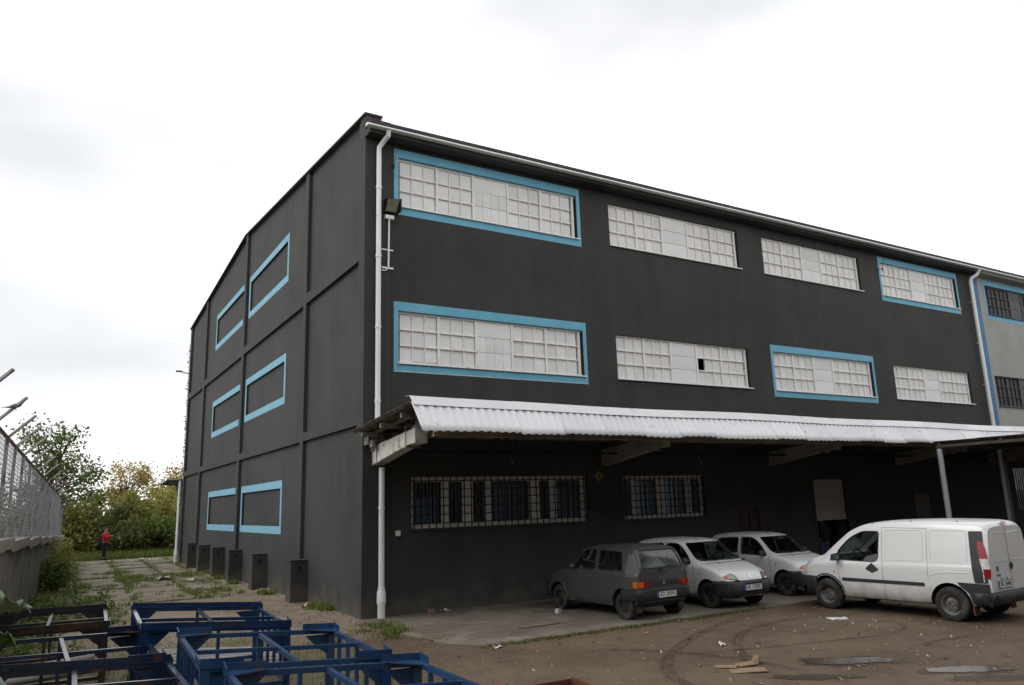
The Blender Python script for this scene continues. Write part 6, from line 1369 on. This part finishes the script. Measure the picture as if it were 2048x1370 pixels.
def clumps(n, c, r, k, rad, squash=1.0, skin=0.55):
    """k clump centres spread through an ellipsoid (thinner inside), n leaves gathered round them"""
    d = NR.normal(size=(k, 3)); d /= np.linalg.norm(d, axis=1)[:, None]; q = NR.uniform(skin, 1.0, k) ** 0.6
    ctr = np.array(c) + d * q[:, None] * np.array(r)
    i = NR.integers(0, k, n); C = ctr[i] + NR.normal(size=(n, 3)) * rad * np.array([1, 1, squash])
    return C, ctr
def tree(name, label, base, blobs, n, size, mat, group=None, trunk_r=0.12, rad=0.35, lean=(0, 0), lo=0.02, k=26, cat='tree', limbs=14):
    t = thing(name, label, cat, base, 0, group); allC = []; ctrs = []
    tot = sum(b[1][0] * b[1][2] for b in blobs)
    for (c, r) in blobs:
        C, ct = clumps(int(n * r[0] * r[2] / tot), c, r, k, rad); allC.append(C); ctrs.append(ct)
    C = np.concatenate(allC); C = C[C[:, 2] > lo]
    link('crown', quads_mesh('crown', leaves(C, size) , mat), t)
    ct = np.concatenate(ctrs); H = max(c[2] for c, r in blobs)
    m_ = MB(); top = Vector((blobs[0][0][0], blobs[0][0][1], H)); base_v = Vector((0, 0, -0.05)); n_ = 7
    path = [base_v.lerp(top, i / n_) + Vector((sin(i * 1.7) * 0.05 * H / 5, cos(i * 2.1) * 0.05 * H / 5, 0)) for i in range(n_ + 1)]
    m_.tube(path, [trunk_r * (1 - 0.75 * i / n_) for i in range(n_ + 1)], 8)
    idx = NR.permutation(len(ct))[:limbs]
    for j in idx:
        p = path[int(NR.integers(2, n_))]; q = Vector(ct[j]); mid = p.lerp(q, 0.5) + Vector((0, 0, 0.12 * (q - p).length)); m_.tube([p, mid, q], [trunk_r * 0.32, trunk_r * 0.2, trunk_r * 0.06], 5)
    m_.build('trunk', 'bark', t, smooth=True)
    return t
def shrub(name, label, base, rx, h, n, mat, size=0.14, group=None, rad=0.28, ry=None):
    return tree(name, label, base, [((0, 0, h * 0.52), (rx, ry or rx, h * 0.5)), ((rx * 0.3, -rx * 0.2, h * 0.3), (rx * 0.9, rx * 0.8, h * 0.32))], n, size, mat, group, 0.05, rad, k=30, cat='shrub', limbs=12)
def vis(o, s): o.data = o.data
# thin tree reaching over the fence
tree('broadleaf_tree', 'thin-leaved tree rising behind the fence against the white sky', (-7.3, 29.5, 0), [((2.1, 0.3, 5.3), (1.7, 1.8, 1.6)), ((1.0, 0.0, 6.2), (1.2, 1.2, 0.9)), ((2.6, 0.4, 4.2), (1.3, 1.5, 1.3))], 4000, 0.17, 'leaf_green', None, 0.15, 0.32, k=34, limbs=40)
tree('broadleaf_tree', 'low bushy tree close behind the near mesh of the fence', (-8.6, 14.0, 0), [((0, 0, 3.1), (1.1, 5.0, 1.1))], 3800, 0.13, 'leaf_olive', None, 0.1, 0.3, k=50)
# overgrown belt at the end of the alley
G1 = 'overgrown shrubs at the end of the alley'
belt = [('dark green shrub at the fence end of the overgrown belt', -5.6, 38.0, 1.5, 3.6, 'leaf_dark', 5200), ('yellow-green shrub standing next to the fence end', -4.5, 36.8, 0.9, 3.4, 'leaf_olive', 2400),
        ('tall dark shrub directly behind the person in red', -2.9, 39.2, 1.6, 3.5, 'leaf_dark', 5600), ('olive shrub in the middle of the belt right of the person', -1.0, 39.8, 1.5, 3.6, 'leaf_olive', 5000),
        ('bright green shrub low in front of the belt near the gable', 0.3, 37.2, 1.0, 2.2, 'leaf_green', 3400), ('tall yellow-green shrub behind the rear downpipe', 2.2, 40.5, 1.7, 4.3, 'leaf_olive', 5200),
        ('dark low shrub between the person and the bright shrub', -1.4, 36.8, 1.0, 1.9, 'leaf_dark', 3400), ('yellow bush above the belt below the autumn trees', 0.7, 43.5, 1.9, 4.7, 'leaf_yellow', 4600),
        ('green shrub squeezed against the rear corner of the warehouse', 1.9, 36.0, 1.1, 2.6, 'leaf_green', 3400), ('far green shrub filling the belt behind the fence end', -7.6, 41.5, 2.0, 4.4, 'leaf_olive', 4600),
        ('dark shrub in the back row left of the middle', -4.2, 43.0, 2.0, 3.9, 'leaf_dark', 4600), ('olive shrub in the back row above the person', -1.8, 44.5, 2.0, 4.1, 'leaf_olive', 4400)]
for (lb, x, y, rx, h, mt, n) in belt: shrub('overgrown_shrub', lb, (x, y, 0), rx, h, int(n * 0.72), mt, 0.24, G1)
tree('autumn_tree', 'round brown-gold autumn tree above the belt, left of its slimmer neighbour', (-0.1, 57, 0), [((0, 0, 5.3), (1.9, 1.8, 1.6))], 3000, 0.22, 'leaf_autumn', 'autumn trees beyond the belt', 0.16, 0.38)
tree('autumn_tree', 'slim gold autumn tree beside the rear corner of the gable', (3.2, 56, 0), [((0, 0, 5.2), (0.9, 1.0, 1.4)), ((0.3, 0, 3.6), (1.5, 1.4, 1.2))], 2200, 0.22, 'leaf_autumn', 'autumn trees beyond the belt', 0.14, 0.36)
tree('autumn_tree', 'pale yellow tree farthest right behind the lean-to roof', (5.4, 58, 0), [((0, 0, 4.9), (1.8, 1.6, 1.7)), ((0.2, 0, 3.2), (2.0, 1.6, 1.5))], 3000, 0.22, 'leaf_yellow', 'autumn trees beyond the belt', 0.14, 0.36)
# a distant wood closes the view
C = []
for k in range(46):
    x = -70 + k * 3.3 + NR.uniform(-1, 1); y = 85 + NR.uniform(-6, 14); h = NR.uniform(4.0, 6.5); q, _ = clumps(420, (x, y, h * 0.5), (2.8, 2.5, h * 0.5), 16, 0.6); C.append(q)
o = link('distant_wood', quads_mesh('distant_wood', leaves(np.concatenate(C), 0.6), 'leaf_olive'), None); tag(o, 'far hazy wood beyond the overgrown belt', 'wood', kind='stuff')
# shrubs along the foot of the fence wall
shrub('wall_shrub', 'dark green leafy bush at the foot of the fence wall', (-5.72, 13.2, 0), 0.42, 1.05, 1900, 'leaf_green', 0.11, 'bushes at the foot of the fence wall', 0.16)
shrub('wall_shrub', 'yellow-tipped bush farther along the fence wall', (-5.35, 19.5, 0), 0.36, 1.55, 1100, 'leaf_yellow', 0.12, 'bushes at the foot of the fence wall', 0.18)
shrub('wall_shrub', 'small green bush between the two taller ones by the fence wall', (-5.58, 16.2, 0), 0.36, 1.1, 1100, 'leaf_olive', 0.11, 'bushes at the foot of the fence wall', 0.16)
# ivy on the rear corner
z = NR.uniform(0.2, 11.5, 190); P = np.stack([NR.normal(0.03, 0.05, 190) - 0.03, 26.68 + NR.normal(0, 0.06, 190), z], 1)
vi = thing('climbing_vine', 'thin green vine climbing the rear edge of the gable', 'vine', (0, 26.7, 0)); Pl = P - np.array([0, 26.7, 0])
link('foliage', quads_mesh('foliage', leaves(Pl, 0.12), 'leaf_olive'), vi)
m_ = MB(); m_.tube([(-0.02, 0.0, 0), (-0.03, 0.02, 4), (-0.02, -0.02, 8), (-0.02, 0.0, 11.3)], [0.02, 0.015, 0.01, 0.005], 5); m_.build('stem', 'bark', vi)

# grass and weeds nobody could count
def field(n, x0, x1, y0, y1): return np.stack([NR.uniform(x0, x1, n), NR.uniform(y0, y1, n), np.zeros(n)], 1)
def tufts(spots, n, r):
    s = np.array(spots, float); i = NR.integers(0, len(s), n); return np.concatenate([s[i] + NR.normal(size=(n, 2)) * r, np.zeros((n, 1))], 1)
def green(name, label, V, mat, cat='grass'): return tag(link(name, quads_mesh(name, V, mat, 3), None), label, cat, kind='stuff')
P = field(9000, -6.2, 3.0, 33.6, 38.5); green('tall_grass', 'tall bright grass strip in front of the overgrown belt', blades(P, 0.42, 0.02), 'grass')
sp = []
for y in np.arange(8.5, 31, 0.35):
    if NR.random() < 0.75: sp.append((-3.61 + 0.035 * (y - 8) + NR.normal(0, .06), y))
    if NR.random() < 0.55: sp.append((-2.06 + 0.035 * (y - 8) + NR.normal(0, .06), y))
    if NR.random() < 0.7: sp.append((-0.92 + 0.035 * (y - 8) + NR.normal(0, .12), y))
    if NR.random() < 0.6: sp.append((-5.15 + 0.035 * (y - 8) + NR.normal(0, .15), y))
for j in range(9):
    for x in np.arange(-4.9, -0.9, 0.18):
        if NR.random() < 0.2: sp.append((x, 7.48 + j * 2.72 + NR.normal(0, .05)))
for (cx, cy, r, n) in ((-3.3, 20.5, 0.4, 26), (-2.6, 15.6, 0.45, 30), (-2.9, 17.5, 0.3, 20), (-1.1, 17.0, 0.35, 26), (-1.3, 13.0, 0.4, 22), (-4.4, 14.0, 0.4, 20), (-2.2, 8.5, 0.5, 14), (-1.5, 9.5, 0.4, 14)):
    for _ in range(n): sp.append((cx + NR.normal(0, r), cy + NR.normal(0, r * 1.6)))
green('alley_weeds', 'grass and weeds sprouting in the joints of the alley slabs', blades(tufts(sp, 9000, 0.08), 0.13, 0.012, 0.5), 'grass')
sp = [(-5.9 + NR.normal(0, .35) + 0.05 * (y - 8), y) for y in np.arange(-0.5, 14, 0.12)] + [(-4.9 + NR.normal(0, .5), y) for y in np.arange(3, 11, 0.2)]
C2 = tufts(sp, 5200, 0.14); C2[:, 2] = np.abs(NR.normal(0, 0.10, len(C2))) + 0.02
tag(link('ground_cover', quads_mesh('ground_cover', leaves(C2, 0.11, 0.7), 'leaf_green'), None), 'low leafy weeds along the foot of the fence wall', 'weeds', kind='stuff')
P = np.concatenate([field(5200, -6.9, -1.6, -11.5, 0.5), tufts([(-0.5, -1.5), (-0.2, -2.0), (-0.35, -2.6), (0.3, -3.3), (-1.1, -1.7), (-1.4, -2.3), (-0.1, -0.8)], 1500, 0.16)])
keep = NR.random(len(P)) < 0.9; green('yard_weeds', 'short dry weeds scattered on the soil under the racks', blades(P[keep], 0.055, 0.009, 0.7), 'grass_dry')
sp = [(x, -4.60 + NR.normal(0, 0.05)) for x in np.arange(0.5, 7.5, 0.05)]; green('moss_edge', 'yellow-green moss and grass along the worn apron edge', blades(tufts(sp, 3600, 0.05), 0.045, 0.010, 0.6), 'grass_dry', 'moss')
green('wall_weeds', 'small weeds at the foot of the gable and by the corner', blades(tufts([(0.0, 2.55), (-0.1, 2.8), (-0.15, 3.0), (-0.25, 7.2), (-0.3, 7.5), (-0.2, 17.4), (-0.3, 14.2), (-0.3, 11.6), (0.05, 2.3), (0.1, -1.9), (-0.15, -2.2), (0.0, -1.3)], 1500, 0.10), 0.16, 0.014, 0.5), 'grass')
# leaves blown over the yard
P = np.concatenate([field(300, -2.5, 9.0, -12.0, -4.9), field(60, -4, 0, -4, 8)]); P[:, 2] = 0.012 + np.abs(NR.normal(0, 0.006, len(P)))
tag(link('fallen_leaves', quads_mesh('fallen_leaves', leaves(P, 0.065, 0.88), 'fallen'), None), 'pale fallen leaves and scraps scattered over the muddy yard', 'leaves', kind='stuff')
n = 1500; P = field(n, -2.5, 10.0, -12.5, -4.8); P[:, 2] = 0.004; V = []
pm('pebble', (0.20, 0.165, 0.13), (0.10, 0.075, 0.055), 3, 0.9)
m_ = MB()
for p in P: r = abs(NR.normal(0, 0.010)) + 0.006; a = NR.uniform(0, 6); m_.add([(p[0] + r * cos(a + k * 2.09), p[1] + r * sin(a + k * 2.09), 0.0) for k in range(3)] + [(p[0], p[1], r * 0.9)], [(0, 1, 3), (1, 2, 3), (2, 0, 3)])
for p in np.concatenate([field(500, -1.2, 0.3, -2.5, 4.0), field(400, -2.0, 0, 4, 12)]): r = abs(NR.normal(0, 0.012)) + 0.007; a = NR.uniform(0, 6); m_.add([(p[0] + r * cos(a + k * 2.09), p[1] + r * sin(a + k * 2.09), 0.0) for k in range(3)] + [(p[0], p[1], r * 0.9)], [(0, 1, 3), (1, 2, 3), (2, 0, 3)])
tag(m_.build('gravel', 'pebble', None), 'loose gravel strewn over the yard and along the wall', 'gravel', kind='stuff')

# big-leaved plant at the left edge, close to the photographer
pm('leaf_back', (0.26, 0.31, 0.23), (0.19, 0.25, 0.16), 9, 0.7, bump=0.4, bscale=30); pm('leaf_face', (0.075, 0.15, 0.025), (0.05, 0.11, 0.02), 7, 0.55, bump=0.4, bscale=30)
bp_ = thing('large_leaved_plant', 'large-leaved plant with pale undersides at the left edge close to the camera', 'plant', (-6.62, -12.1, 0))
def big_leaf(tip, base, width, mat, curl, seed, roll=0.0):
    rg = random.Random(seed); n, m = 16, 9; B = Vector(base); T = Vector(tip); ax = T - B; L = ax.length; d = ax.normalized(); side = d.cross(Vector((0, 0, 1))).normalized(); up = side.cross(d)
    side, up = side * cos(roll) + up * sin(roll), up * cos(roll) - side * sin(roll); V = []
    for i in range(n + 1):
        t = i / n; w = width * (sin(pi * min(1, t * 0.93 + 0.07)) ** 0.65) * (1 - 0.35 * t) * (1 + (0.13 if i % 2 else -0.07))
        for j in range(m):
            s = (j / (m - 1) - 0.5) * 2; rip = 0.03 * sin(i * 1.9 + abs(s) * 4 + seed) * abs(s)
            V.append(tuple(B + d * L * (t - 0.05 * abs(s)) + side * s * w + up * (curl * (s * s) * w - 0.22 * L * t * t + rip)))
    m_ = MB(); m_.add(V, [(i * m + j, i * m + j + 1, (i + 1) * m + j + 1, (i + 1) * m + j) for i in range(n) for j in range(m - 1)])
    o = m_.build('leaf', mat, bp_, smooth=True, fix=False, angle=180); md = o.modifiers.new('thick', 'SOLIDIFY'); md.thickness = 0.002
    s_ = MB(); s_.tube([B + (T - B) * t + up * (-0.22 * L * t * t - 0.004) for t in (0, 0.3, 0.6, 0.9)], [0.006, 0.005, 0.003, 0.001], 5); s_.build('midrib', 'leaf_back', o)
big_leaf((0.475, 0.30, 1.985), (0.10, 0.22, 1.90), 0.14, 'leaf_back', 0.45, 1, 0.5)
big_leaf((0.43, 0.42, 1.80), (0.08, 0.30, 1.84), 0.13, 'leaf_face', -0.2, 2, 0.75)
big_leaf((0.44, -0.15, 1.69), (0.06, -0.12, 1.72), 0.14, 'leaf_back', 0.4, 3, 0.6)
big_leaf((0.30, 0.5, 1.55), (0.0, 0.35, 1.5), 0.16, 'leaf_face', 0.2, 4, 0.2)
for (p, q) in (((0, 0, 0), (0.10, 0.22, 1.90)), ((0.02, 0, 0), (0.08, 0.30, 1.84)), ((0, -0.03, 0), (0.06, -0.12, 1.72)), ((-0.02, 0.02, 0), (0.0, 0.35, 1.5))):
    m_ = MB(); P0, Q0 = Vector(p), Vector(q); m_.tube([P0, P0.lerp(Q0, 0.5) + Vector((-0.06, 0, 0.05)), Q0], [0.014, 0.010, 0.006], 7); m_.build('stalk', pm('stalk_green', (0.10, 0.13, 0.05), None, 5, 0.6), bp_, smooth=True)

# shed with a blue side far behind the shrubs
sh_ = thing('far_shed', 'small pinkish shed with a blue panel showing through the belt', 'shed', (1.05, 47.5, 0))
m_ = MB(); m_.box(-1.3, 1.3, 0, 2, 0, 2.95); m_.build('wall', pm('shed_pink', (0.26, 0.19, 0.15), None, 2, 0.9), sh_)
m_ = MB(); m_.box(-0.85, -0.05, -0.05, 0, 2.2, 2.6); m_.build('blue_panel', pm('panel_blue', (0.02, 0.05, 0.22), None, 3, 0.5), sh_)
m_ = MB(); m_.box(-1.5, 1.5, -0.2, 2.2, 2.95, 3.05); m_.build('roof', 'roof_dark', sh_)

# ------------------------------------------------------------------ people
def skin_mesh(name, verts, edges, radii, mat, parent, levels=1, root=0):
    me = bpy.data.meshes.new(name); me.from_pydata([tuple(v) for v in verts], edges, []); o = bpy.data.objects.new('tmp', me); col.objects.link(o)
    sk = o.modifiers.new('skin', 'SKIN'); sk.use_smooth_shade = True
    for i, r in enumerate(radii):
        d = me.skin_vertices[0].data[i]; d.radius = (r, r) if not isinstance(r, tuple) else r; d.use_root = (i == root)
    sb = o.modifiers.new('sub', 'SUBSURF'); sb.levels = levels; sb.render_levels = levels
    dg = bpy.context.evaluated_depsgraph_get(); m2 = bpy.data.meshes.new_from_object(o.evaluated_get(dg)); bpy.data.objects.remove(o); bpy.data.meshes.remove(me)
    m2.name = name; m2.materials.clear(); m2.materials.append(M[mat]); m2.polygons.foreach_set('use_smooth', [True] * len(m2.polygons)); return link(name, m2, parent)
pm('skin', (0.42, 0.25, 0.18), None, 5, 0.6); pm('hair_dark', (0.03, 0.022, 0.018), None, 8, 0.8)
pm('jacket_red', (0.50, 0.018, 0.022), (0.42, 0.015, 0.02), 6, 0.65); pm('cloth_navy', (0.012, 0.016, 0.032), None, 6, 0.8); pm('cloth_dark', (0.02, 0.02, 0.024), None, 6, 0.8); pm('jeans', (0.11, 0.15, 0.22), (0.08, 0.11, 0.17), 8, 0.85)
def person(label, loc, rz, H, jacket, trousers, arm, pack):
    """faces +x; arm: 'reach' both hands forward, 'down' at the sides"""
    t = thing('person', label, 'person', loc, rz); k = H / 1.80
    S = lambda p: (p[0] * k, p[1] * k, p[2] * k)
    V = [(0, 0, 0.95), (0.0, 0, 1.15), (0.0, 0, 1.38), (0.015, 0, 1.50), (0.035, 0, 1.58), (0.045, 0, 1.68), (0.045, 0, 1.75)]; E = [(i, i + 1) for i in range(6)]; R = [0.13, 0.12, 0.125, 0.055, 0.075, 0.10, 0.07]
    def add(chain, start, rad):
        prev = start; ids = []
        for p, r in zip(chain, rad): V.append(p); R.append(r); E.append((prev, len(V) - 1)); prev = len(V) - 1; ids.append(prev)
        return ids
    sl = {}; hands = {}
    for sg in (1, -1):
        add([(0, sg * 0.10, 0.88), (0.02, sg * 0.10, 0.50), (0.0, sg * 0.10, 0.10), (0.12, sg * 0.115, 0.045)], 0, [0.095, 0.065, 0.045, 0.04])
        if arm == 'reach': ch = [(0.0, sg * 0.19, 1.41), (0.16, sg * 0.22, 1.22), (0.40, sg * 0.10, 1.28)]
        else: ch = [(0.0, sg * 0.19, 1.41), (-0.02, sg * 0.26, 1.12), (0.06, sg * 0.25, 0.87)]
        ids = add(ch, 2, [0.065, 0.045, 0.030]); sl[sg] = ch
        d = (Vector(ch[2]) - Vector(ch[1])).normalized(); w = Vector(ch[2]); side = d.cross(Vector((0, 0, 1))).normalized()
        palm = add([tuple(w + d * 0.07)], ids[-1], [0.028])[0]
        for f, L in ((-0.028, 0.065), (-0.01, 0.08), (0.01, 0.078), (0.028, 0.06)): b = w + d * 0.085 + side * f; add([tuple(b), tuple(b + d * L * 0.6 + Vector((0, 0, -0.012))), tuple(b + d * L * 0.85 + Vector((0, 0, -0.035)))], palm, [0.010, 0.009, 0.008])
        add([tuple(w + d * 0.045 + side * sg * 0.035), tuple(w + d * 0.085 + side * sg * 0.05)], palm, [0.011, 0.009])
    skin_mesh('body', [S(v) for v in V], E, [r * k for r in R], 'skin', t)
    # clothes follow the body a little outside it
    J = [(0, 0, 0.80), (0, 0, 1.10), (0.0, 0, 1.40), (0.01, 0, 1.47)]; JE = [(0, 1), (1, 2), (2, 3)]; JR = [(0.19, 0.17), (0.18, 0.165), (0.17, 0.15), (0.09, 0.09)]
    for sg in (1, -1):
        p = 2
        for q, r in zip(sl[sg], (0.085, 0.068, 0.05)): J.append(q); JR.append((r, r)); JE.append((p, len(J) - 1)); p = len(J) - 1
    skin_mesh('jacket', [S(v) for v in J], JE, [(a * k, b * k) for a, b in JR], jacket, t, 2)
    T = [(0, 0, 0.98)]; TE = []; TR = [0.155]
    for sg in (1, -1):
        p = 0
        for q, r in (((0, sg * 0.10, 0.82), 0.105), ((0.02, sg * 0.10, 0.50), 0.078), ((0.0, sg * 0.10, 0.12), 0.062)): T.append(q); TR.append(r); TE.append((p, len(T) - 1)); p = len(T) - 1
    skin_mesh('trousers', [S(v) for v in T], TE, [r * k for r in TR], trousers, t, 2)
    for sg in (1, -1): m_ = MB(); m_.ball((0.06 * k, sg * 0.105 * k, 0.05 * k), 0.14 * k, 0.055 * k, 0.06 * k); m_.build('shoe', 'cloth_dark', t, smooth=True)
    m_ = MB(); m_.ball((0.028 * k, 0, 1.715 * k), 0.105 * k, 0.092 * k, 0.105 * k, 14, 8); m_.v = [(x - (0.03 if z < 1.70 * k else 0), y, max(z, 1.66 * k)) for x, y, z in m_.v]; m_.build('hair', 'hair_dark', t, smooth=True)
    m_ = MB(); m_.ball((0.150 * k, 0, 1.66 * k), 0.018 * k, 0.014 * k, 0.025 * k, 6, 4)
    for sg in (1, -1): m_.ball((0.05 * k, sg * 0.098 * k, 1.665 * k), 0.022 * k, 0.012 * k, 0.032 * k, 6, 4)
    m_.build('nose_and_ears', 'skin', t, smooth=True)
    m_ = MB()
    for sg in (1, -1): m_.ball((0.132 * k, sg * 0.035 * k, 1.69 * k), 0.010, 0.014, 0.008, 6, 4)
    m_.ball((0.135 * k, 0, 1.615 * k), 0.008, 0.026, 0.006, 6, 4); m_.build('eyes_and_mouth', 'cloth_dark', t)
    if pack: m_ = MB(); m_.hexa([S((-0.36, -0.16, 0.92)), S((-0.14, -0.16, 0.92)), S((-0.14, 0.16, 0.92)), S((-0.36, 0.16, 0.92))], [S((-0.28, -0.14, 1.36)), S((-0.13, -0.14, 1.42)), S((-0.13, 0.14, 1.42)), S((-0.28, 0.14, 1.36))]); m_.build('backpack', 'cloth_navy', t, bevel=0.04)
    if pack:
        for sg in (1, -1): m_ = MB(); m_.tube([S((-0.14, sg * 0.12, 1.42)), S((0.05, sg * 0.13, 1.50)), S((0.165, sg * 0.12, 1.30)), S((0.06, sg * 0.165, 1.02)), S((-0.14, sg * 0.14, 0.96))], 0.018, 6); m_.build('strap', 'cloth_navy', t, smooth=True)
    return t
person('person in a red jacket and dark trousers with a backpack, arms held forward', (-2.92, 33.75, 0), radians(-28), 1.84, 'jacket_red', 'cloth_navy', 'reach', True)
t = thing('camera_device', 'small dark camera held out by the person in red', 'camera', (-2.92 + 0.50 * cos(radians(-28)) * 1.02, 33.75 + 0.50 * sin(radians(-28)) * 1.02, 1.32), radians(-28))
m_ = MB(); m_.box(-0.02, 0.03, -0.07, 0.07, -0.045, 0.045); m_.build('camera_body', 'plastic_black', t, bevel=0.006)
m_ = MB(); m_.tube([(0.03, 0, 0), (0.08, 0, 0)], 0.032, 12); m_.build('lens', 'plastic_black', t, smooth=True)
person('person in a dark jacket and faded jeans in the half-open shutter doorway', (16.02, 0.35, 0.03), radians(75), 1.72, 'cloth_dark', 'jeans', 'down', False)
